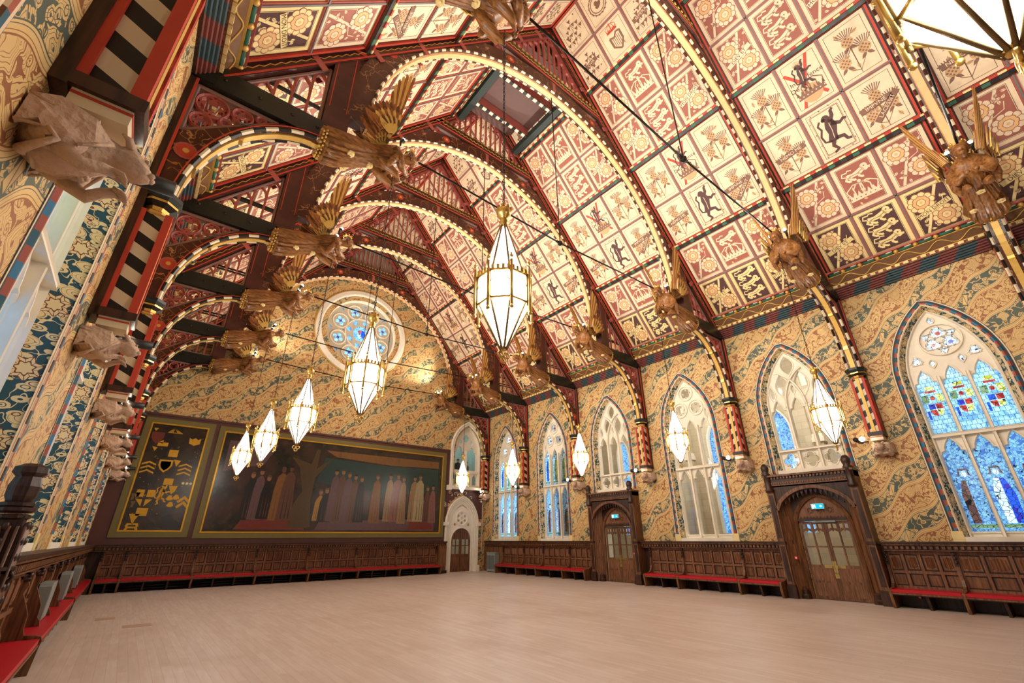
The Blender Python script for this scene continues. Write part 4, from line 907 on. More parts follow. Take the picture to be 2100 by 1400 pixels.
# ---------------------------------------------------------------- angels
def angel(far_lights=True):
    root=thing('carved_angel')
    # body, local x = into the room, starts at the beam end
    m=MB(); st=[(0,9.62+.12,.30,.34),(.18,9.74,.36,.38),(.45,9.80,.36,.37),(.8,9.90,.33,.33),(1.15,10.02,.28,.29),(1.45,10.12,.24,.25),(1.75,10.24,.27,.30),(1.98,10.34,.27,.33),(2.12,10.42,.17,.20),(2.2,10.46,.10,.10),(2.28,10.50,.11,.10),(2.36,10.55,.15,.135),(2.5,10.58,.165,.145),(2.62,10.56,.14,.12),(2.70,10.52,.05,.05)]
    n=28; rows=[]
    for i,(x,z,rz_,ry_) in enumerate(st):
        fold=max(0,1-(x/1.6))*.13+(.035 if x<2.0 else 0)
        row=[]
        for j in range(n):
            a=2*pi*j/n; f=1+fold*math.sin(9*a+x*2.2)+fold*.5*math.sin(5*a-x*3)
            xx=x+(.10*math.sin(3*a+1) if i==0 else 0)-.10*math.sin(a)*(1 if x<2 else 0)
            row.append((xx,ry_*math.cos(a)*f,z+rz_*math.sin(a)*f))
        rows.append(row)
    vs=[p for r_ in rows for p in r_]; fs=[]
    for i in range(len(rows)-1):
        for j in range(n): fs.append((i*n+j,i*n+(j+1)%n,(i+1)*n+(j+1)%n,(i+1)*n+j))
    fs+=[tuple(range(n)),tuple(range((len(rows)-1)*n,len(rows)*n))[::-1]]
    m.add(vs,fs,'angel_oak',True)
    # face: nose, brow, chin; arms forward under the chin; sash ends and feet
    m.ball((2.66,0,10.47),.045,'angel_oak',6,4,(1,.7,.8)); m.ball((2.58,0,10.42),.07,'angel_oak',8,5,(1,1,.7))
    for s in (-1,1):
        m.ball((2.63,s*.055,10.53),.025,'angel_dark',6,4)
        m.tube([(1.92,s*.26,10.32),(1.98,s*.36,10.08),(2.12,s*.30,9.90),(2.36,s*.12,9.93)],[.13,.125,.10,.06],'angel_oak',10)
        m.tube([(1.95,s*.33,10.10),(1.80,s*.36,9.86),(1.70,s*.34,9.66)],[.13,.10,.03],'angel_oak',8)
        m.tube([(1.5,s*.16,9.95),(1.75,s*.20,9.80),(2.02,s*.2,9.72),(2.2,s*.14,9.58)],[.10,.11,.08,.02],'angel_oak',8)
        m.ball((2.40,s*.08,9.93),.055,'angel_oak',8,5)
        m.ball((.02,s*.15,9.62),.10,'angel_oak',8,5,(1.3,.7,.6))
    for a in (-2.2,-1.9,-1.57,-1.25,-.9,-2.5,-.6):
        m.tube([(x,1.04*ry_*math.cos(a+.1*math.sin(2*x)),z+1.04*rz_*math.sin(a+.1*math.sin(2*x))) for x,z,rz_,ry_ in st[1:8]],[.045,.05,.04,.035,.03,.03,.01],'angel_oak',6)
    m.build('figure',root)
    m=MB(); m.ball((2.46,0,10.62),.165,'angel_dark',12,7,(1,1.05,.85))
    for i in range(14): a=2*pi*i/14; m.ball((2.42+.03*math.cos(3*a),.15*math.cos(a),10.60+.14*math.sin(a)),.045,'angel_dark',6,4)
    m.build('hair',root)
    m=MB()
    m.lathe([(.15,0),(.155,.05),(.15,.06)],(2.44,0,10.70),'gold',12,False)
    for i in range(8): a=2*pi*i/8; m.ball((2.44+.15*math.cos(a),.15*math.sin(a),10.78),.028,'gold',6,4)
    m.build('crown',root)
    m=MB()
    for r_ in range(2):
        for j in range(24): a=2*pi*j/24+r_*.13; m.ball((-.0+.07*r_,(.35+.02*r_)*math.cos(a),9.74+(.31+.02*r_)*math.sin(a)),.034,'gold',6,4)
    m.build('gilt_hem',root)
    for x,y,z in ((.75,-.25,9.60),(.75,.25,9.60),(1.35,0,9.78)):
        m=MB(); m.lathe([(.02,0),(.095,.0),(.085,-.05),(.04,-.03),(.03,-.06)],(x,y,z),'cream_yellow',6,False); m.build('rosette',root)
    for s in (-1,1):
        m=MB()
        def feather(a,L0,L1,w_,mat,off):
            ca,sa=math.cos(a),math.sin(a); pts=[(L0,-w_*.35),(L0+(L1-L0)*.5,-w_*.5),(L1-w_*.5,-w_*.32),(L1,0),(L1-w_*.5,w_*.32),(L0+(L1-L0)*.5,w_*.5),(L0,w_*.35)]
            def P(x,y,o): 
                X=1.62+(x*ca-y*sa); Z=10.42+(x*sa+y*ca); Y=s*(.20+.34*(Z-10.4)*(.8 if Z>10.4 else .1)+o); return (X,Y,Z)
            vs=[P(x,y,off) for x,y in pts]+[P(x,y,off+.02) for x,y in pts]+[P(L0,0,off-.015),P(L1*.97,0,off-.012)]
            k=7; m.add(vs,[tuple(range(k))[::-1],tuple(range(k,2*k))]+[(i,(i+1)%k,k+(i+1)%k,k+i) for i in range(k)],mat)
            m.tube([P(L0,0,off-.012),P(L1*.96,0,off-.012)],[.012,.004],'gold_matt',4,False)
        D=math.radians
        for i in range(9): feather(D(80+i*3.0),.35,2.05-.035*i*i*.5-.02*i,.12,['wing_brown','gold_matt'][i%2],.012*i)
        for i in range(7): feather(D(108+i*7),.3,.98-.04*i,.13,'wing_brown',.012*i+.1)
        for sg,base in ((1,.16),(-1,-.02)):
            for i in range(11): feather(D(80+i*7.5),.34,.90,.15,['wing_brown','angel_dark'][i%2],base+sg*(.02+.004*i))
            for i in range(10): feather(D(78+i*8.2),.26,.70,.14,['gold_matt','wing_brown'][i%2],base+sg*(.07+.004*i))
            for i in range(8): feather(D(76+i*10),.16,.50,.13,['angel_dark','gold_matt'][i%2],base+sg*(.12+.004*i))
            for i in range(6): feather(D(74+i*16),.06,.30,.11,'gold_matt',base+sg*(.165+.004*i))
        m.build('wing',root)
    return root
ag=angel(); SIDE=('left','right')
ORD=['farthest','second farthest','third farthest','fourth farthest','third nearest','second nearest','nearest']
for s in (-1,1):
    for k in range(7):
        if s==-1 and k==6: continue
        o=ag if (s==-1 and k==0) else copy_tree(ag)
        o.scale=(.84,1,1); o.location=(XC+s*7.33,TY[k]-(.25 if k==0 else 0),0); o.rotation_euler=(0,0,0 if s<0 else pi)
        tag(o,'carved winged oak angel at a %s hammerbeam end, %s of its row'%(SIDE[(s+1)//2],ORD[k]),'angel','carved angels on the hammerbeams')
def spot_pair(kind,rec=.30):
    m=MB(); m.ball((0,0,0),.075,'dark_metal',10,6); r_=thing('spotlight')
    m2=MB()
    if kind=='shoulder':
        m=MB(); m.tube([(0,0,-.12),(0,0,0),(.05,0,.08)],[.02,.03,.07],'dark_metal',8); m.build('lamp_body',r_)
        m2.ball((.06,0,.11),.05,'lamp_face',10,6); m2.build('lamp_lens',r_)
    else:
        m=MB(); m.tube([(0,0,0),(.0,-.16,.02)],.03,'dark_metal',8); m.ball((0,-.19,.03),.075,'dark_metal',8,5); m.tube([(0,-.2,.03),(.42,-.23,.05)],.07,'dark_metal',12,smooth=True); m.build('lamp_body',r_)
        m2.lathe([(.075,0),(.075,.006)] if rec>.2 else [(.055,0),(.055,.006)],(rec,-.13+.05*rec/.3,.03+.1*rec),'lamp_face',12,False,'x'); m2.build('lamp_lens',r_)
    return r_
sp=spot_pair('shoulder'); first=True
for s in (-1,1):
    for k in range(7):
        if s==-1 and k==6: continue
        for q in (-1,1):
            o=sp if first else copy_tree(sp); first=False
            o.location=(XC+s*5.62,TY[k]-(.25 if k==0 else 0)+q*.22,10.72); o.rotation_euler=(0,0,0 if s<0 else pi)
            tag(o,'small round spotlight on the %s shoulder of the %s %s-row angel'%('near' if q<0 else 'far',ORD[k],SIDE[(s+1)//2]),'spotlight','spotlights on the angels')
for s in (-1,1):
    sp=spot_pair('corbel',.12 if s<0 else .30); first=True
    for k in range(7):
        if (s==-1 and k==6) or (s==1 and k==6): continue
        o=sp if first else copy_tree(sp); first=False
        o.location=(XC+s*9.30,TY[k]+.26-(.75 if k==0 else 0),4.60); o.rotation_euler=(0,0,0 if s<0 else pi); o.scale=(1,-1 if s<0 else 1,1)
        tag(o,'black cylinder floodlight beside the %s corbel on the %s wall'%(ORD[k],SIDE[(s+1)//2]),'spotlight','floodlights by the corbels')
# ---------------------------------------------------------------- stone corbel beasts
def corbel():
    m=MB(); n=16
    st=[(0,4.34,.20,.26),(.10,4.32,.26,.30),(.25,4.30,.27,.30),(.42,4.33,.24,.25),(.55,4.38,.19,.20),(.64,4.42,.13,.13),(.70,4.42,.16,.15),(.78,4.40,.17,.15),(.86,4.36,.12,.11),(.92,4.33,.06,.06)]
    rows=[]
    for x,z,rz_,ry_ in st:
        rows.append([(x,ry_*math.cos(2*pi*j/n)*(1+.10*math.sin(6*2*pi*j/n+9*x)),z+rz_*math.sin(2*pi*j/n)*(1+.10*math.sin(5*2*pi*j/n-7*x))) for j in range(n)])
    vs=[p for r_ in rows for p in r_]; fs=[]
    for i in range(len(rows)-1):
        for j in range(n): fs.append((i*n+j,i*n+(j+1)%n,(i+1)*n+(j+1)%n,(i+1)*n+j))
    fs+=[tuple(range(n)),tuple(range((len(rows)-1)*n,len(rows)*n))[::-1]]; m.add(vs,fs,'stone_pink',True)
    for s in (-1,1):
        m.ball((.26,s*.24,4.24),.17,'stone_pink',12,7,(1.25,.7,1)); m.tube([(.30,s*.26,4.12),(.48,s*.25,4.02),(.60,s*.2,4.10),(.70,s*.15,4.12)],[.08,.07,.055,.05],'stone_pink',8)
        for f in range(4): m.tube([(.68,s*(.10+.035*f),4.12),(.76,s*(.09+.04*f),4.10),(.80,s*(.09+.04*f),4.05)],[.025,.022,.01],'stone_pink',6)
        # wing folded back along the flank, with ribs
        W=[(.62,.17,4.42),(.45,.30,4.56),(.20,.37,4.60),(.02,.38,4.50),(.02,.38,4.14),(.14,.37,4.26),(.22,.36,4.12),(.32,.35,4.26),(.42,.32,4.16),(.50,.28,4.30)]
        m.add([(x,s*y,z) for x,y,z in W]+[(x,s*(y-.05),z) for x,y,z in W],[tuple(range(10)),tuple(range(10,20))[::-1]]+[(i,(i+1)%10,10+(i+1)%10,10+i) for i in range(10)],'stone_pink')
        for t in (3,4,6,8): m.tube([(.60,s*.19,4.42),(W[t][0],s*(W[t][1]+.01),W[t][2])],[.022,.014],'stone_pink',6)
        m.tube([(.72,s*.10,4.52),(.68,s*.15,4.60),(.62,s*.17,4.62)],[.05,.035,.01],'stone_pink',6); m.ball((.86,s*.07,4.46),.03,'stone_pink',6,4)
        m.ball((.93,s*.04,4.33),.035,'stone_pink',6,4)
    for i in range(7): m.tube([(.1+.06*i,-.15,4.09+.01*i),(.1+.06*i,.15,4.09+.01*i)],.022,'stone_pink',6)
    m.tube([(.02,.1,4.2),(.05,-.12,4.05),(.18,-.3,4.02),(.3,-.36,4.12),(.22,-.38,4.2)],[.05,.045,.035,.03,.02],'stone_pink',8)
    m.box((-.02,-.26,4.46),(.46,.26,4.60),'stone_pink')
    return m.mesh('stone_corbel')
cbm=corbel()
for s in (-1,1):
    for k in range(6):
        o=bpy.data.objects.new('stone_corbel',cbm); sc.collection.objects.link(o); o.location=(XC+s*9.65,TY[k]-(.25 if k==0 else 0),1.40); o.rotation_euler=(0,0,0 if s<0 else pi); o.scale=(.72,.78,.68)
        tag(o,'carved pinkish stone winged beast corbel on the %s wall, %s'%(SIDE[(s+1)//2],['the one in the far corner','next to the far corner one','third from the far wall','fourth from the far wall','second nearest','nearest the viewer'][k]),'corbel','beast corbels under the wall posts')
# ---------------------------------------------------------------- lanterns
def lantern():
    root=thing('lantern'); n=8; rt_=.30; P=lambda r_,z,i:(r_*math.cos(2*pi*(i+.5)/n),r_*math.sin(2*pi*(i+.5)/n),z)
    def panes(r0,z0,r1,z1,name):
        m=MB()
        for i in range(n): m.add([P(r0,z0,i),P(r0,z0,i+1),P(r1,z1,i+1),P(r1,z1,i)],[(0,1,2,3)],'lantern_glass')
        m.build(name,root)
    panes(.035,4.16,rt_-.03,4.72,'lower_panes'); panes(rt_,4.72,rt_,5.10,'side_panes'); panes(rt_-.04,5.12,.035,6.0,'upper_panes')
    m=MB()
    for i in range(n):
        m.tube([P(.03,4.14,i),P(rt_-.02,4.72,i)],.014,'lantern_bronze',6); m.tube([P(rt_+.01,4.66,i),P(rt_+.01,5.12,i)],.016,'lantern_bronze',6); m.tube([P(rt_-.035,5.12,i),P(.035,6.02,i)],.014,'lantern_bronze',6)
        a=P(rt_+.035,4.58,i); m.tube([a,P(rt_+.035,5.22,i)],.017,'gold',6); m.ball(P(rt_+.035,5.27,i),.026,'gold',6,4); m.ball(P(rt_+.035,5.31,i),.014,'gold',5,3); m.ball(P(rt_+.035,4.55,i),.026,'gold',6,4)
        for z,w_ in ((4.71,.014),(5.10,.018)): m.tube([P(rt_+.01,z,i),P(rt_+.01,z,i+1)],w_,'gold',6)
        A=Vector(P(rt_+.008,0,i)); B=Vector(P(rt_+.008,0,i+1))
        Q=[A.lerp(B,t)+Vector((0,0,z)) for t,z in ((.05,4.93),(.18,5.01),(.5,5.075),(.82,5.01),(.95,4.93))]; m.tube(Q,.006,'brass',5)
        for j in range(4):
            c=A.lerp(B,(j+.5)/4.0+.02); d_=(B-A)*.07; nrm=Vector((c.x,c.y,0)).normalized()*.01
            m.add([c-d_-nrm+Vector((0,0,5.11)),c+d_-nrm+Vector((0,0,5.11)),c+d_+nrm+Vector((0,0,5.11)),c-d_+nrm+Vector((0,0,5.11)),c-d_-nrm+Vector((0,0,5.175)),c+d_-nrm+Vector((0,0,5.175)),c+d_+nrm+Vector((0,0,5.175)),c-d_+nrm+Vector((0,0,5.175))],[(4,5,6,7),(0,1,5,4),(1,2,6,5),(2,3,7,6),(3,0,4,7)],'gold')
    m.build('frame',root)
    m=MB(); m.lathe([(.04,5.98),(.055,6.02),(.042,6.05),(.06,6.08),(.042,6.12),(.05,6.15),(.08,6.18),(.09,6.21),(.09,6.29),(.07,6.31),(.04,6.32),(.02,6.38),(.012,6.42)],(0,0,0),'gold',14); 
    for i in range(8): a=2*pi*i/8; m.box((.082*math.cos(a)-.013,.082*math.sin(a)-.013,6.28),(.082*math.cos(a)+.013,.082*math.sin(a)+.013,6.33),'gold')
    m.build('cap',root)
    m=MB(); m.lathe([(.015,4.12),(.045,4.15),(.03,4.19)],(0,0,0),'gold',10)
    for cx,cz in ((-.042,4.07),(.042,4.07),(0,4.005)):
        C=[(cx+.035*math.cos(2*pi*i/12),0,cz+.035*math.sin(2*pi*i/12)) for i in range(13)]; m.tube(C,.012,'gold',6,False)
    m.build('finial',root)
    # chain up to the angel's hands
    m=MB(); z=6.38; i=0
    while z<10.35:
        a=(i%2)*pi/2; m.tube([(.016*math.cos(t)*math.cos(a),.016*math.cos(t)*math.sin(a),z+.055+.055*math.sin(t)) for t in [q*pi/3 for q in range(7)]],.0065,'dark_metal',4,False); z+=.095; i+=1
    m.build('chain',root)
    return root
lt_=lantern(); first=True
for s in (-1,1):
    for k in range(1,7):
        if s==1 and k==6: continue
        o=lt_ if first else copy_tree(lt_); first=False
        o.location=(13.45 if s>0 else (2.82 if k<6 else 2.93),TY[k]-(.02 if k<6 else -.2),.26-({5:.30,4:.22,3:.1}.get(k,0) if s<0 else {5:.12}.get(k,0))+(.0 if k>4 else -.06)); o.scale=(1.04,1.04,.93) if (k>4 or s>0) else (1.1,1.1,.96)
        w_=['','smallest and farthest','second farthest','middle one','fourth farthest','nearest whole one','huge one at the top right corner'][k]
        tag(o,'glowing white octagonal brass lantern, %s on the %s side'%(w_,SIDE[(s+1)//2]),'lantern','hanging lanterns')
# ---------------------------------------------------------------- iron ties
def tie():
    root=thing('tie_rod'); m=MB()
    for s in (-1,1): m.tube([(s*5.02,0,10.62),(0,0,10.42)],.026,'iron',6)
    m.build('rod',root); m=MB(); m.ball((0,0,10.42),.085,'iron',8,5); m.tube([(-.16,0,10.43),(.16,0,10.43)],.04,'iron',6); m.build('coupling',root)
    m=MB(); m.tube([(0,0,10.45),(0,0,17.2)],.018,'iron',5); m.build('suspender',root); return root
tr_=tie()
for k in range(7):
    o=tr_ if k==0 else copy_tree(tr_); o.location=(XC,TY[k]-(.25 if k==0 else 0),0)
    tag(o,'thin iron tie rod of the truss '+NAMES[k],'tie rod','iron tie rods')
# ---------------------------------------------------------------- panelled benches
def bench(name,side,a0,a1,npan,label,end_lo=True,end_hi=False,pipes=False,heater=False,big=False,inter=()):
    """a0<a1 along the wall in local x; stands against the wall"""
    L=a1-a0; loc,rz=FR[side]; o=thing(name,label,'bench',rz=rz,group='panelled benches round the hall')
    org=Vector(loc)+Matrix.Rotation(rz,3,'Z')@Vector((a0,0,0)); o.location=org
    BK=.12; SD=.56 if big else .78; D=SD/.78
    m=MB(); m.box((0,0,.02),(L,BK-.05,1.47),'oak_dark')
    rails=(.50,.90,1.40); 
    for z0,z1 in ((.44,.54),(.86,.93),(1.36,1.47)): m.box((0,BK-.05,z0),(L,BK,z1),'oak_panel')
    pw=L/npan
    for i in range(npan+1): x=min(max(i*pw,.035),L-.035); m.box((x-.035,BK-.05,.44),(x+.035,BK-.002,1.47),'oak_panel')
    m.build('back_frame',o)
    m=MB()
    for i in range(npan):
        x0=i*pw+.05; x1=(i+1)*pw-.05
        m.box((x0+.02,BK-.05,.97),(x1-.02,BK-.032,1.33),'oak_panel'); m.box((x0+.02,BK-.05,.57),(x1-.02,BK-.035,.83),'oak')
        k=5; w_=(x1-x0-.10)/k
        for j in range(k):
            xa=x0+.05+w_*j; zt=1.30-.02*abs(j-2); m.add([(xa,BK-.032,.99+.02*abs(j-2)),(xa+w_*.5,BK-.012,1.0+.02*abs(j-2)),(xa+w_,BK-.032,.99+.02*abs(j-2)),(xa,BK-.032,zt),(xa+w_*.5,BK-.012,zt),(xa+w_,BK-.032,zt)],[(0,1,4,3),(1,2,5,4),(3,4,5),(0,2,1)],'oak_panel')
    m.build('linenfold_panels',o)
    m=MB(); m.box((.03,BK,.355),(L-.03,SD,.395),'oak'); m.box((.03,BK,.33),(L-.03,SD-.03,.36),'oak_dark'); m.build('seat_board',o)
    m=MB(); q=[(.04,.40),(.04,.455),(.055,.475),(L-.055,.475),(L-.04,.455),(L-.04,.40)]; m.plate([q],BK+.02,SD-.01,'red_leather'); m.build('cushion',o)
    # ends with scrolled tops
    def endp(x,top,half=False):
        e=MB(); pr=[(0,.48),(0,top),(.16,top),(.20,top-.08),(.17,top-.2),(.22,top-.30),(.26,.92),(.32,.80),(.34,.62),(.42,.56),(.46,.48)] if half else [(0,0),(0,top),(.16,top),(.20,top-.08),(.17,top-.2),(.22,top-.30),(.26,.92),(.32,.80),(.34,.62),(.40,.53),(.62,.52),(.76,.50),(.82,.44),(.80,.36),(.76,.0)] if big else [(0,0),(0,top),(.14,top),(.18,1.0),(.20,.75),(.26,.60),(.40,.50),(.74,.47),(.80,.42),(.78,.32),(.74,0)]
        pr=[((a_ if a_<.3 else .3+(a_-.3)*(SD-.3)/.48),b_) for a_,b_ in pr]; e.T=lambda p:Vector((x+p[1],p[0],p[2])); e.plate([pr],-.035,.035,'oak'); 
        if big:
            e.T=None
            for dz,r_ in ((0,.085),(.09,.07),(.17,.05),(.23,.025)): e.ball((x,.10,top+dz+.04),r_,'oak_dark',8,5)
            for a in range(6): b=a*pi/3; e.ball((x+.08*math.cos(b),.10+.08*math.sin(b),top+.06),.04,'oak_dark',6,4); e.ball((x+.055*math.cos(b),.10+.055*math.sin(b),top+.16),.03,'oak_dark',6,4)
            e.box((x-.05,.02,top-.03),(x+.05,.20,top+.0),'oak_dark')
        else:
            e.T=None
            for z in (1.38,1.28,1.18): e.ball((x,BK+.05,z),.05,'oak_dark',6,4)
            e.box((x-.05,BK-.03,1.08),(x+.05,BK+.06,1.45),'oak_dark')
        return e.build('bench_end',o)
    for x in inter: endp(x,1.30,True)
    if end_lo: endp(0,1.30 if big else 1.42)
    if end_hi: endp(L,1.30 if big else 1.42)
    for i in range(1,max(2,int(L/.85+.5))):
        x=L*i/max(2,int(L/.85+.5)); m=MB(lambda p,x=x:Vector((x+p[1],p[0],p[2]))); m.plate([[(BK,0),(BK,.33),(SD-.06,.33),(SD-.10,.24),(SD-.14,0)]],-.03,.03,'oak_dark'); m.build('leg',o)
    if pipes:
        m=MB(); m.T=None
        for z,y in ((.10,.50),(.20,.50),(.10,.32),(.20,.32)): m.tube([(.05,y,z),(L-.05,y,z)],.022,'dark_metal',6)
        m.build('heating_pipes',o)
    return o
for side,a,b in (('left',-25.4,-6.8),('left',-6.3,3),('right',-3,BC[4]-1.3),('right',BC[4]+1.45,BC[2]-1.37),('right',BC[2]+1.37,25.4)):
    m=MB(); m.box((a,0,0),(b,.03,1.62),'oak_dark'); o=m.build('trim_4%d'%abs(int(a)),kind='structure'); o.location=FR[side][0]; o.rotation_euler=(0,0,FR[side][1])
m=MB(); m.box((-15.1,0,0),(1.2,.03,1.62),'oak_dark'); o=m.build('trim_50',kind='structure'); o.location=(0,YF,0); o.rotation_euler=(0,0,pi)
WB=[-.55,.2,2.58,4.98,7.28,9.72,12.02,14.55]
nm=['short one in the left corner','second from the left corner, under the shield picture','third from the left, under the gap between pictures','fourth from the left','middle right one under the large picture','third from the corner door','second from the corner door','next to the corner door']
for i in range(7):
    bench('bench','far',-WB[i+1],-WB[i],[2,6,6,6,6,6,6][i],'oak panelled bench with red cushion on the far wall, '+['short one in the left corner','second from the left corner','third from the left corner','fourth from the left corner','third from the corner door','second from the corner door','next to the corner door'][i],True,i==0,pipes=True)
RB=[(23.3,21.4),(21.4,19.75),(19.75,17.75),(17.75,16.25)]
for i,(b,a) in enumerate(RB): bench('bench','right',a,b,[3,4,5,4][i],'oak panelled bench with red cushion beyond the farther doorway, %s'%['first from the corner','second from the corner','third from the corner','right beside it'][i],True,i==0)
for i,(b,a) in enumerate([(12.85,11.3),(11.3,8.85),(8.85,7.45)]): bench('bench','right',a,b,[4,6,4][i],'oak panelled bench with red cushion between the doorways, %s'%['short one by the farther door','long middle one under the window','short one by the nearer door'][i],True,i==0)
for i,(b,a) in enumerate([(4.5,2.95),(2.95,.8)]): bench('bench','right',a,b,4,'oak panelled bench with red cushion on the right wall, %s'%['beside the nearer doorway','under the near window','past the right edge of the frame'][i],True,i==0)
for (b,a,it,w_) in ((24.9,17.4,(1.9,3.8,5.6),'the farthest'),(17.4,10.9,(1.7,3.4,5.0),'the middle one'),(10.9,7.0,(2.1,),'beside the tall carved post')):
    bench('bench','left',-b,-a,int((b-a)/.5),'dark oak poppyhead bench on the left wall, '+w_,b>24,True,big=True,inter=it)
bench('bench','left',-6.1,-4.0,4,'dark oak bench with red cushion at the bottom left corner',True,True,big=True)
# grey heater casings standing on the left benches
for i,y in enumerate((13.3,17.3,21.2)):
    m=MB(); q=[(-.42,.50),(-.42,1.06),(-.38,1.12),(.38,1.12),(.42,1.06),(.42,.50)]; m.plate([q],.16,.34,'grey_metal'); m.box((-.36,.34,.55),(.36,.345,1.02),'grey_metal')
    o=m.build('heater_casing'); o.location=(XL,y,0); o.rotation_euler=(0,0,-pi/2); tag(o,'grey metal heater casing on the left wall benches, %s of three'%['nearest','middle','farthest'][i],'heater','heater casings on the left benches')
m=MB(); m.box((-.42,.12,0.03),(.42,.42,1.02),'grey_metal'); m.box((-.44,.10,1.02),(.44,.44,1.06),'grey_metal')
for i in range(14): m.box((-.36+.055*i,.42,.15),(-.34+.055*i,.425,.9),'dark_metal')
m.box((-.40,.14,0),(.40,.40,.03),'dark_metal')
o=m.build('radiator_cabinet'); o.location=(XR,24.2,0); o.rotation_euler=(0,0,pi/2); tag(o,'grey radiator cabinet in the far right corner beside the stone doorway','radiator')
# panelling pieces without benches: right corner behind the cabinet, door sides
for a0,a1,n_ in ((23.35,25.3,4),):
    m=MB(); m.box((a0,0,0),(a1,.10,1.47),'oak_panel'); 
    for i in range(n_+1): x=a0+(a1-a0)*i/n_; m.box((x-.03,.1,0.05),(x+.03,.13,1.45),'oak')
    for z in (.1,.85,1.4): m.box((a0,.1,z-.03),(a1,.128,z+.03),'oak')
    o=m.build('trim_31',kind='structure'); o.location=FR['right'][0]; o.rotation_euler=(0,0,pi/2)
m=MB(); m.box((-15.1,0,0),(-14.6,.34,1.47),'oak'); m.box((-15.14,0,0),(-14.56,.40,.16),'oak_dark'); m.box((-15.05,.34,.3),(-14.65,.36,1.3),'oak_panel'); o=m.build('trim_32',kind='structure'); o.location=(0,YF,0); o.rotation_euler=(0,0,pi)
# tall carved post on the left wall
m=MB(); c=(-0.72,6.55,0)
m.box((c[0]-.42,c[1]-.22,0),(c[0]+.10,c[1]+.22,.35),'oak_dark'); m.box((c[0]-.40,c[1]-.19,.35),(c[0]+.04,c[1]+.19,1.75),'oak_dark')
for i in range(5): m.tube([(c[0]+.05,c[1]-.16+.08*i,.4),(c[0]+.05,c[1]-.16+.08*i,2.2)],.025,'oak',6)
for i in range(4): m.tube([(c[0]-.3+.09*i,c[1]-.20,.4),(c[0]-.3+.09*i,c[1]-.20,2.2)],.022,'oak',6)
m.box((c[0]-.34,c[1]-.15,1.75),(c[0]+.0,c[1]+.15,2.3),'oak_dark')
for z,r_ in ((1.7,.27),(1.76,.30),(2.26,.22),(2.33,.26),(2.38,.22)): m.lathe([(r_*.8,0),(r_,.02),(r_,.05),(r_*.8,.06)],(c[0]-.16,c[1],z),'oak_dark',8,False,rot=1)
m.lathe([(.14,2.42),(.19,2.5),(.20,2.6),(.16,2.70),(.22,2.74),(.21,2.80),(.10,2.84)],(c[0]-.16,c[1],0),'oak_dark',8,False,rot=1)
for z in (1.5,1.62,1.9,2.05,2.2): 
    for s in (-1,1): m.ball((c[0]+.06,c[1]+s*.14,z),.045,'oak_dark',6,4); m.ball((c[0]-.16,c[1]-.20,z),.045,'oak_dark',6,4)
m.tube([(c[0]+.05,c[1]-.1,1.62),(c[0]+.12,c[1]-.1,1.72),(c[0]+.04,c[1]-.1,1.8)],.03,'oak_dark',6)
o=m.build('carved_post'); o.scale=(.62,.62,.9); o.location=(-.36,2.5,0); o['label']='tall dark carved oak post with moulded cap at the left wall near the viewer'; o['category']='post'
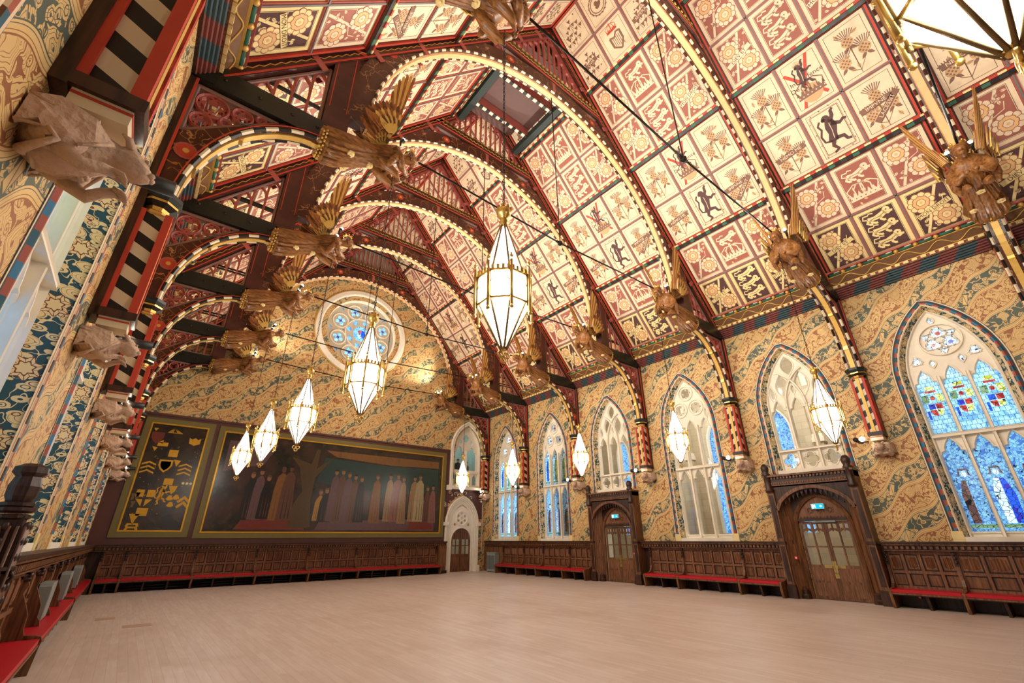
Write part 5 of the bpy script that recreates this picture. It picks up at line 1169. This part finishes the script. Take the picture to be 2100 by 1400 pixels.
# ---------------------------------------------------------------- doorcases on the right wall
def doorcase(n,a,label):
    e=thing('door_%d'%n,loc=(XR,a,0),rz=pi/2,kind='structure')
    m=MB()
    for s in (-1,1):
        x0,x1=sorted((s*1.16,s*1.38)); m.box((x0,0,0),(x1,.50,3.86),'oak'); m.box((x0-.03,0,0),(x1+.03,.54,.34),'oak_dark'); m.box((x0-.02,0,.34),(x1+.02,.52,.40),'oak_dark'); m.box((x0-.02,0,1.62),(x1+.02,.53,1.70),'oak_dark')
        for zz in (.5,1.8): m.box((x0+.05,.50,zz),(x1-.05,.515,zz+1.05 if zz<1 else 3.2),'oak_dark')
        m.lathe([(.13,3.3),(.15,3.36),(.11,3.44),(.12,3.85),(.15,3.9),(.10,3.96),(.13,4.04),(.14,4.14),(.09,4.24),(.03,4.28)],((x0+x1)/2,.50,0),'oak_dark',8,True)
    m.build('posts',e)
    m=MB(); m.box((-1.38,0,3.62),(1.38,.50,3.80),'oak_dark'); m.box((-1.40,0,3.80),(1.40,.60,3.86),'oak'); m.box((-1.34,0,3.46),(1.34,.44,3.50),'oak')
    for i in range(22): m.box((-1.14+.105*i,.5,3.72),(-1.14+.105*i+.055,.56,3.79),'oak'); 
    for i in range(30): m.box((-1.15+.078*i,.5,3.55),(-1.15+.078*i+.045,.53,3.60),'oak')
    m.box((-1.16,0,3.50),(1.16,.50,3.62),'oak')
    ar=[(-1.16,2.72)]+[(-1.16+2.32*i/16,2.72+.70*math.sin(pi*i/16)**.6) for i in range(1,16)]+[(1.16,2.72)]
    m.bar([(x,z-.02) for x,z in ar],.11,.38,.50,'oak',ch=.02)
    m.plate([[(-1.16,2.74)]+ar[1:-1]+[(1.16,2.74),(1.16,3.5),(-1.16,3.5)]],.40,.44,'oak_dark')
    # pendant cusps under the arch
    for i in range(1,16):
        x,z=ar[i]; m.add([(x-.07,.40,z-.06),(x+.07,.40,z-.06),(x,.40,z-.24),(x-.07,.36,z-.06),(x+.07,.36,z-.06),(x,.36,z-.24)],[(0,1,2),(3,5,4),(0,3,4,1),(1,4,5,2),(2,5,3,0)],'oak_dark'); m.ball((x,.38,z-.24),.028,'oak_dark',6,4)
    m.build('canopy',e)
    m=MB()
    for s in (-1,1):
        m.add([(s*1.16,.44,0),(s*.86,.06,0),(s*.86,.06,3.3),(s*1.16,.44,3.3)],[(0,1,2,3)],'oak')
        for z0,z1 in ((.35,.95),(1.05,1.62),(1.75,2.5)):
            f=lambda t,o_:(s*(1.16-.30*t)-s*o_*.7,.44-.38*t+o_*.5); 
            a_,b_=f(.25,.015),f(.75,.015); m.add([(a_[0],a_[1],z0),(b_[0],b_[1],z0),(b_[0],b_[1],z1),(a_[0],a_[1],z1)],[(0,1,2,3)],'oak_panel')
        m.box((min(s*1.18,s*.84),0,0),(max(s*1.18,s*.84),.12,.3),'oak_dark'); m.lathe([(.14,0),(.14,.1),(.11,.14),(.11,.26),(.08,.3)],(s*.98,.24,0),'oak_dark',8,False)
    m.build('splayed_jambs',e)
    m=MB(); pa=parch(.80,0,2.1,3.12,8); m.sweep(pa,[(-.02,.03),(-.02,.10),(.04,.16),(.09,.12),(.10,.03)],'oak')
    m.plate([[(-1.16,0.0),(-1.16,3.4),(1.16,3.4),(1.16,0)][::1],pa+[]][:1]+[[(x,z if z>0.01 else .012) for x,z in pa]],.06,.02,'oak_dark')
    m.build('inner_arch',e)
    m=MB(); m.plate([parch(.78,2.40,2.41,3.08,8) if False else [p for p in parch(.78,0,2.1,3.09,8) if p[1]>2.35]+[(.72,2.40),(-.72,2.40)]],.045,.0,'oak_panel'); m.box((-.78,0,2.33),(.78,.09,2.42),'oak_dark')
    for i in range(14): m.lathe([(.03,0),(.03,.02)],(-.66+.1*i,.07,2.46),'oak',4,False,'y')
    for i in range(-1,2): m.sweep(foil(.3*i,2.66,.10,4,4,pi/4),[(-.012,.045),(-.012,.065),(.012,.065),(.012,.045)],'oak',True)
    m.build('tympanum',e)
    for s in (-1,1):
        lf=MB(); x0,x1=(-.76,-.005) if s<0 else (.005,.76); zt=2.32
        cx=(x0+x1)/2; xs=[x0+.06,cx-.02,cx+.02,x1-.06]
        holes=[[(xs[0],1.0),(xs[1],1.0),(xs[1],1.52),(xs[0],1.52)],[(xs[2],1.0),(xs[3],1.0),(xs[3],1.52),(xs[2],1.52)]]
        def tp(a_,b_,z0,z1): c_=(a_+b_)/2; return [(a_,z0),(a_,z1),(c_-.03,z1+.07),(c_,z1+.02),(c_+.03,z1+.07),(b_,z1),(b_,z0)]
        holes+=[tp(xs[0],xs[1],1.56,1.98),tp(xs[2],xs[3],1.56,1.98)]
        for a_,b_ in ((xs[0],xs[1]),(xs[2],xs[3])): c_=(a_+b_)/2; holes.append([(a_+.02,2.08),(a_+.02,2.22),(c_-.02,2.24),(c_-.02,2.11)]); holes.append([(c_+.02,2.11),(c_+.02,2.24),(b_-.02,2.22),(b_-.02,2.08)])
        lf.plate([[(x0,.01),(x0,zt),(x1,zt),(x1,.01)]]+holes,.02,-.03,'oak')
        for i in range(2):
            for j in range(2): xa=x0+.07+i*(x1-x0-.10)/2; lf.box((xa,.02,.10+.44*j),(xa+(x1-x0)/2-.10,.032,.47+.44*j),'oak_panel')
        L_=lf.build('leaf',e)
        g=MB(); g.add([(x0+.03,-.005,.98),(x1-.03,-.005,.98),(x1-.03,-.005,2.26),(x0+.03,-.005,2.26)],[(0,1,2,3)],'clear_glass'); g.build('glass',L_)
        h=MB(); h.box((s*.03-.028,.02,.62),(s*.03+.028,.034,1.12),'brass'); h.box((s*.03-.01,.03,.75),(s*.03+.01,.09,.78),'brass'); h.box((min(s*.03,s*.30),.02,.90),(max(s*.03,s*.30),.032,1.0),'brass'); h.lathe([(.02,0),(.02,.07),(.035,.08),(.035,.1)],(s*.08,.02,.95),'brass',8,True,'y'); h.build('push_plate',L_)
    return e
doorcase(1,BC[4]+.08,''); doorcase(2,BC[2],'')
for a,w_ in ((BC[4]+.08,'nearer'),(BC[2],'farther')):
    e=thing('exit_sign','lit blue-green running man exit sign over the %s right-hand door'%w_,'exit sign',(XR-.14,a,2.78),pi/2,'exit signs over the doors')
    m=MB(); m.box((-.19,-.07,-.085),(.19,.03,.085),'white_plastic'); m.build('case',e)
    m=MB(); m.box((-.18,.03,-.075),(.18,.034,.075),'exit_blue'); m.build('lit_face',e)
    m=MB(); q=lambda L:[(.09-x*.9,z*.9) for x,z in L]
    m.flat(circ(.075,.045,.013,8),.036,'exit_white','y')
    for L in ([(0,.03),(.01,-.01)],[(.01,-.01),(.035,-.03),(.03,-.06)],[(.01,-.01),(-.015,-.035),(-.04,-.045)],[(0,.025),(.03,.01),(.045,.02)],[(0,.025),(-.025,.01),(-.03,-.01)]): m.bar(q(L),.012,.036,.034,'exit_white')
    m.box((.11,.034,-.06),(.16,.036,.055),'exit_white'); m.bar([(-.06,.0),(-.13,.0)],.018,.036,.034,'exit_white'); m.flat([(-.09,.035),(-.145,0),(-.09,-.035),(-.10,0)],.037,'exit_white','y'); m.build('pictogram',e)
for a,z,w_ in ((BC[4]+1.06,1.2,'nearer'),(BC[2]-1.05,1.2,'farther')):
    m=MB(); m.box((-.045,0,-.045),(.045,.05,.045),'call_red'); m.box((-.022,.05,-.022),(.022,.053,.022),'white_plastic'); o=m.build('call_point'); o.location=(XR-.30,a,z); o.rotation_euler=(0,0,pi/2); tag(o,'small red fire alarm call point on the jamb of the %s right-hand doorway'%w_,'alarm','alarm call points')
m=MB(); m.box((-.4,0,0),(-.36,.06,.05),'white_plastic'); m.box((-.40,.05,.0),(.0,.08,.05),'grey_metal'); m.box((0,.03,.0),(.30,.05,.03),'grey_metal'); o=m.build('door_closer'); o.location=(XR-.03,BC[4]+.1,2.28); o.rotation_euler=(0,0,pi/2); tag(o,'white door closer arm at the top of the nearer right-hand door','door closer')
for a in (4.0,16.75):
    m=MB(); m.box((-.04,0,-.04),(.04,.05,.04),'call_red'); m.box((-.02,.05,-.03),(.02,.053,.01),'white_plastic'); o=m.build('red_socket'); o.location=(XR-.12,a,.27); o.rotation_euler=(0,0,pi/2); tag(o,'small red and white box under the bench %s'%('beside the nearer doorway' if a<5 else 'beyond the farther doorway'),'socket','red boxes under the benches')
# ---------------------------------------------------------------- stone doorway in the far corner
e=thing('door_3',loc=(DX,YF,0),rz=pi,kind='structure')
m=MB(); pa=parch(1.12,0,2.75,4.25,10)
for o_,y0_,y1_ in ((.10,.0,.14),(0,.0,.11),(-.10,.0,.08),(-.20,.0,.05),(-.28,.0,.03)): m.sweep(pa,[(o_-.10,y0_),(o_-.09,y1_),(o_-.03,y1_+.02),(o_,y1_-.01),(o_,y0_)],'stone')
for s in (-1,1): m.box((s*1.2-.14,0,2.58),(s*1.2+.14,.24,2.78),'stone'); m.box((s*1.16-.14,0,0),(s*1.16+.14,.22,.35),'stone')
m.build('arch_moulding',e)
m=MB(); inner=parch(.86,0,2.6,3.75,10); leafo=[(-.72,0.011)]+arc(0,1.72,.72,180,0,10)+[(.72,.011)]
hs=[foil(.0+.27*math.cos(q),3.02+.27*math.sin(q),.105,1,8) for q in [i*pi/3+pi/6 for i in range(6)]]+[circ(0,3.02,.10,10),foil(-.52,2.72,.12,3,4,pi/2),foil(.52,2.72,.12,3,4,pi/2)]
hs=[circ(.27*math.cos(q),3.02+.27*math.sin(q),.085,10) for q in [i*pi/3+pi/6 for i in range(6)]]+[circ(0,3.02,.09,10),foil(-.50,2.66,.10,3,4,pi/2),foil(.50,2.66,.10,3,4,pi/2)]
m.plate([[(-.86,0),*[p for p in inner if p[1]>.01],(.86,0)],leafo]+hs,.02,-.12,'stone'); m.sweep(circ(0,3.02,.42,20),[(-.03,.02),(-.02,.06),(.02,.06),(.03,.02)],'stone',True); m.sweep(leafo,[(.0,.02),(.01,.06),(.06,.06),(.07,.02)],'stone'); m.build('tympanum',e)
for s in (-1,1):
    f=MB(); x0,x1=(-.70,-.005) if s<0 else (.005,.70); top=[(x,1.72+math.sqrt(max(0,.70**2-x*x))) for x in [x0+(x1-x0)*i/6 for i in range(7)]]
    cx=(x0+x1)/2; cut=lambda a_,b_,z0,z1:[(a_,z0),(b_,z0),(b_,z1),(a_,z1)]
    hh=[cut(x0+.08,cx-.02,.98,1.42),cut(cx+.02,x1-.08,.98,1.42),cut(x0+.08 if s>0 else x0+.12,cx-.02,1.47,1.80),cut(cx+.02,x1-.08 if s<0 else x1-.12,1.47,1.80),]
    f.plate([[(x0,.01)]+top+[(x1,.01)]]+hh,-.02,-.07,'oak'); f.box((x0+.09,-.02,.15),(x1-.09,-.008,.80),'oak_panel'); L_=f.build('leaf',e); g=MB(); g.add([(x0+.05,-.045,.95),(x1-.05,-.045,.95),(x1-.05,-.045,1.84),(x0+.05,-.045,1.84)],[(0,1,2,3)],'clear_glass'); g.build('glass',L_)
# scrolled leaf relief in the spandrels over the doorway
m=MB(); R2=random.Random(3)
m.plate([[(-1.62,3.0),(-1.62,4.72),(1.45,4.72),(1.45,3.0)],[p for p in parch(1.20,3.0,3.001,4.42,8)]],.012,None,'wall_maroon')
for i in range(60):
    x=R2.uniform(-1.5,1.38); z=R2.uniform(3.05,4.62)
    if z<4.46-.75*abs(x)**1.1 and abs(x)<1.26: continue
    r_=R2.uniform(.07,.13); a=R2.random()*6; m.bar([(x+r_*(1-.12*j)*math.cos(a+j*.8),z+r_*(1-.12*j)*math.sin(a+j*.8)) for j in range(7)],.024,.012,.035,'cream')
m.build('leaf_relief',e)
m=MB(); m.tube([(0,0,0),(.0,-.10,-.03)],.02,'white_plastic',8); m.ball((0,-.13,-.07),.07,'white_plastic',10,6); m.ball((0,-.15,-.11),.04,'dark_metal',8,5); o=m.build('security_camera'); o.location=(17.72,YF,4.12); tag(o,'small white dome security camera in the far right corner','camera')
m=MB(); m.tube([(17.85,YF-.05,4.1),(17.85,YF-.05,1.1)],.02,'white_plastic',6); o=m.build('conduit_pipe'); tag(o,'white vertical conduit pipe above the radiator cabinet in the far corner','pipe')
# ---------------------------------------------------------------- pictures on the far wall
def picture(name,x0,x1,z0,z1,label,cat,ground):
    """x in world coordinates"""
    W=x1-x0; e=thing(name,label,cat,((x0+x1)/2,YF-.02,0),pi)
    h=W/2; m=MB(); 
    for a,b in (((-h,z0),(h,z0+.22)),((-h,z1-.22),(h,z1)),((-h,z0+.22),(-h+.24,z1-.22)),((h-.24,z0+.22),(h,z1-.22))): m.box((a[0],0,a[1]),(b[0],.05,b[1]),'olive')
    m.build('olive_border',e)
    m=MB(); g=.24
    for a,b in (((-h+g,z0+.22),(h-g,z0+.28)),((-h+g,z1-.28),(h-g,z1-.22)),((-h+g,z0+.28),(-h+g+.06,z1-.28)),((h-g-.06,z0+.28),(h-g,z1-.28))): m.box((a[0],0,a[1]),(b[0],.065,b[1]),'frame_gold')
    m.build('gilt_line',e)
    m=MB(); m.box((-h+g,0,z0+.22),(h-g,.02,z1-.22),ground); m.build('canvas',e)
    return e
e=picture('mural',2.25,14.95,1.92,6.92,'very wide dark framed mural with a row of standing robed figures and a red floor','mural','mural_ground')
m=MB(); h=6.35; X=lambda t:h-.3-(2*h-.6)*t        # t from the left edge of the picture as seen in the hall
Z=lambda t:2.2+4.4*t
def blob(pts,mat,y=.022): m.flat([(X(a),Z(b)) for a,b in pts],y,mat,'y')
blob([(.10,.02),(.13,.16),(.22,.23),(.33,.20),(.36,.02)],'mural_red'); blob([(.40,.02),(.42,.15),(.6,.13),(.8,.16),(.97,.12),(.97,.02)],'mural_mauve'); blob([(.83,.03),(.84,.14),(.95,.13),(.97,.03)],'mural_red',.0225)
blob([(.40,.93),(.98,.93),(.98,.84),(.72,.82),(.45,.86)],'mural_ochre'); blob([(.38,.55),(.40,.84),(.7,.81),(.98,.82),(.98,.5),(.7,.45)],'mural_teal')
blob([(.02,.6),(.02,.93),(.2,.93),(.16,.7)],'mural_mauve')
blob([(.335,.05),(.33,.4),(.30,.7),(.26,.82),(.345,.75),(.36,.93),(.375,.93),(.37,.7),(.44,.86),(.37,.6),(.365,.35),(.38,.05)],'mural_tree',.023); blob([(.29,.04),(.30,.3),(.33,.45),(.36,.3),(.37,.04)],'mural_tree',.0235)
R3=random.Random(11)
figs=[(.13,.62,'mural_black',1),(.16,.66,'mural_mauve',1),(.19,.6,'mural_black',1),(.24,.70,'mural_ochre',1.25),(.27,.72,'mural_brown',1.3),(.405,.48,'mural_gold',.95),(.43,.50,'mural_black',1.2),(.46,.72,'mural_mauve',1),(.49,.73,'mural_brown',1),(.52,.70,'mural_mauve',1),(.55,.68,'mural_brown',1),(.58,.66,'mural_black',1),(.655,.70,'mural_ochre',1.1),(.72,.72,'mural_pale',1.0),(.76,.73,'mural_pink',1.45),(.79,.70,'mural_pale',.9),(.85,.72,'mural_pale',1.2),(.88,.74,'mural_white',1.3),(.925,.6,'mural_brown',1),(.955,.62,'mural_pink',.9)]
for i,(t,hh,c_,w_) in enumerate(figs):
    w_*=.019; b0=.10+.03*R3.random(); y=.024+.0006*i
    blob([(t-w_*1.2,b0),(t-w_*1.05,b0+(hh-b0)*.55),(t-w_*.75,hh-.12),(t-w_*.2,hh-.08),(t+w_*.3,hh-.08),(t+w_*.8,hh-.13),(t+w_*.95,b0+(hh-b0)*.5),(t+w_*1.3,b0)],c_,y)
    for q in (-.5,.1,.6): blob([(t+w_*q,b0+.02),(t+w_*(q+.08),hh-.2),(t+w_*(q+.16),b0+.02)],'mural_brown' if c_!='mural_brown' else 'mural_black',y+.0002)
    m.flat([(X(t)+.10*math.cos(a),Z(hh-.045)+.14*math.sin(a)) for a in [k*pi/5 for k in range(10)]],y+.0003,'mural_flesh' if i not in (3,4) else 'mural_brown','y'); m.flat([(X(t)+.11*math.cos(a),Z(hh-.03)+.11*math.sin(a)) for a in [k*pi/6 for k in range(7)]],y+.0005,['mural_brown','mural_black','mural_tree'][i%3],'y')
for t in (.46,.75,.93): m.bar([(X(t),Z(.885)),(X(t+.004),Z(.91)),(X(t+.010),Z(.885)),(X(t+.005),Z(.862)),(X(t),Z(.885))],.03,.026,.022,'mural_brown')
m.build('painted_figures',e)
e=picture('shield_picture',-.62,2.06,1.96,6.95,'tall narrow dark framed picture scattered with gold heraldic shields, left of the wide mural','picture','shield_ground')
m=MB(); h=1.34; X=lambda t:h-.3-(2*h-.6)*t; Z=lambda t:2.24+4.42*t; G='heraldic_gold'; y=.024
def sh(t,z,s,L,mt=G):
    global m
    m.build('painted_charge',e) if m.f else None; m=MB()
    m.flat([(X(t)-a*s,Z(z)+b*s) for a,b in L],y,mt,'y')
SHD=[(-.5,.5),(.5,.5),(.5,0),(.3,-.35),(0,-.6),(-.3,-.35),(-.5,0)]
sh(.14,.87,.46,SHD,'mural_red'); sh(.14,.92,.44,[(-.5,.4),(-.1,.4),(-.3,.1)]); sh(.16,.82,.44,[(.5,.3),(.1,0),(.5,-.1)]); sh(.26,.80,.42,[(-.4,.25),(.5,.25),(.5,-.15),(-.4,-.15)]); sh(.16,.76,.4,[(-.3,.2),(.2,.1),(0,-.3)])
sh(.82,.86,.46,[(-.5,.35),(-.25,.2),(0,.38),(.25,.2),(.5,.35),(.45,-.2),(0,-.4),(-.45,-.2)])
sh(.5,.72,.34,[(-.5,.5),(.5,.5),(.5,-.4),(-.5,-.4)])
for t,z in ((.14,.60),(.78,.60)):
    for j in range(3): sh(t,z-.04*j,.5,[(-.5,.08),(0,.30),(.5,.08),(.5,-.06),(0,.16),(-.5,-.06)])
sh(.42,.60,.5,SHD,G); sh(.42,.60,.36,SHD,'mural_black'); sh(.44,.60,.3,[(-.5,.1),(0,.5),(.3,0),(0,-.4)])
sh(.60,.63,.30,[(-.4,.5),(.5,.4),(.1,-.5)])
sh(.56,.44,.34,[(-.5,.5),(.5,.5),(.5,-.3),(-.5,-.3)]); sh(.66,.37,.36,[(-.4,.5),(.5,.5),(.3,-.2),(0,-.5)])
for j in range(3): m.flat(circ(X(.82+.07*j),Z(.44),.055,10),y,'cream_yellow','y')
rm=MB(lambda p:Vector((X(.5)-(p[0]),y,Z(.33)+p[1]))); rampant(rm,0,0,.55,G,0,'mural_black'); rm.build('gold_lion',e)
sh(.24,.29,.64,[(-.5,.5),(-.08,.5),(-.08,.05),(-.5,.05)]); sh(.24,.29,.64,[(.5,.5),(.08,.5),(.08,.05),(.5,.05)]); sh(.24,.29,.64,[(-.45,-.1),(-.08,-.1),(-.08,-.55)]); sh(.24,.29,.64,[(.45,-.1),(.08,-.1),(.08,-.55)])
for t,z in ((.66,.29),(.77,.30),(.70,.23)): sh(t,z,.26,[(-.2,.5),(.2,.5),(.5,-.1),(.2,-.3),(-.2,-.3),(-.5,-.1)],G)
for j in range(2): sh(.92,.28-.05*j,.52,[(-.5,-.1),(0,.35),(.5,-.1),(.35,-.25),(0,.1),(-.35,-.25)])
for t,z in ((.03,.30),(.10,.31),(.06,.23)): sh(t+.02,z,.28,[(-.3,.4),(.3,.4),(.15,0),(.15,-.5),(-.15,-.5),(-.15,0)],'heraldic_dim')
sh(.28,.15,.42,[(-.5,.5),(.4,.5),(.4,-.25),(-.5,-.25)]); sh(.16,.10,.42,[(-.4,.45),(.45,.45),(.2,-.1),(.1,-.6)])
for j in range(2): sh(.18,.03-.03*j,.46,[(-.5,0),(-.4,.3),(.4,.3),(.5,0),(.3,.0),(.25,.15),(-.25,.15),(-.3,0)])
for j in range(5): m.bar([(X(.30+.02*j),Z(.93)),(X(.40),Z(.975)),(X(.55-.02*j),Z(.93))],.02,y,.022,G)
m.box((X(.56),.022,Z(.925)),(X(.30),y,Z(.932)),G)
for i in range(60): m.flat(circ(X(.04+.92*R3.random()),Z(.1+.8*R3.random()),.014,5),y-.001,'heraldic_gold','y')
m.build('gold_specks',e,kind='stuff')
# ---------------------------------------------------------------- people on the landing behind the balcony window
def person(loc,rz,label,h=1.74):
    o=thing('person',label,'person',loc,rz,'people behind the balcony window')
    k=h/1.74; P={}; V=[];E_=[];Rd=[]
    def add(p,r_,par=None):
        V.append((p[0]*k,p[1]*k,p[2]*k)); Rd.append(r_*k); 
        if par is not None: E_.append((par,len(V)-1))
        return len(V)-1
    pel=add((0,0,.95),.15); b1=add((0,0,1.12),.145,pel); b2=add((0,0,1.32),.165,b1); nk=add((0,.0,1.47),.065,b2); hd=add((0,-.02,1.58),.092,nk); hd2=add((0,-.02,1.67),.08,hd)
    for s in (-1,1):
        h1=add((s*.10,0,.88),.10,pel); kn=add((s*.11,-.01,.48),.065,h1); an=add((s*.11,.02,.09),.045,kn); add((s*.12,-.13,.04),.035,an)
        sh_=add((s*.19,0,1.38),.075,b2); el=add((s*.25,.02,1.12),.052,sh_); wr=add((s*.20,-.12,.95),.036,el); hn=add((s*.17,-.17,.92),.034,wr)
        for f in range(4): add((s*(.15-.012*f),-.21,.90-.012*f),.011,hn)
        add((s*.13,-.17,.94),.012,hn)
    me=bpy.data.meshes.new('body'); me.from_pydata(V,E_,[]); ob=bpy.data.objects.new('body',me); sc.collection.objects.link(ob)
    sk=ob.modifiers.new('s','SKIN'); ob.modifiers.new('u','SUBSURF').levels=1
    for i,v in enumerate(me.skin_vertices[0].data): v.radius=(Rd[i],Rd[i])
    me.skin_vertices[0].data[0].use_root=True
    dg=bpy.context.evaluated_depsgraph_get(); m2=bpy.data.meshes.new_from_object(ob.evaluated_get(dg)); bpy.data.objects.remove(ob)
    ob=bpy.data.objects.new('body',m2); sc.collection.objects.link(ob); ob.parent=o
    for n_ in ('jacket','skin','trouser'): m2.materials.append(MATS[n_])
    for p in m2.polygons:
        z=p.center.z/k; p.material_index=1 if z>1.50 or (z<.965 and p.center.y/k<-.15) else (2 if z<.90 else 0); p.use_smooth=True
    m=MB(); m.ball((0,-.005*k,1.665*k),.105*k,'hair_grey',12,6,(1,1.05,.8)); m.build('hair',o)
    m=MB(); m.ball((0,-.118*k,1.60*k),.018*k,'skin',6,4); 
    for s in (-1,1): m.ball((s*.035*k,-.105*k,1.63*k),.012*k,'hair_grey',6,4); m.ball((s*.095*k,-.01*k,1.61*k),.025*k,'skin',6,4,(.5,1,1))
    m.box((-.025*k,-.112*k,1.565*k),(.025*k,-.10*k,1.572*k),'call_red'); m.build('face',o)
    return o
person((16.34,YF+.8,5.08),0,'man in dark jacket standing behind the left light of the balcony window')
person((17.15,YF+1.0,5.08),.3,'person in dark clothes behind the right light of the balcony window',1.66)
# floor box lids
for i,(x,y,w_) in enumerate(((.72,15.2,.55),(.1,17.0,.4))):
    m=MB(); m.box((x-w_/2,y-.22,0),(x+w_/2,y+.22,.004),'floor_lid' if 'floor_lid' in MATS else 'cream'); o=m.build('floor_hatch'); tag(o,['rectangular wooden floor hatch with dark edges near the left benches','fainter wooden floor hatch farther along the left side'][i],'hatch','hatches in the floor')
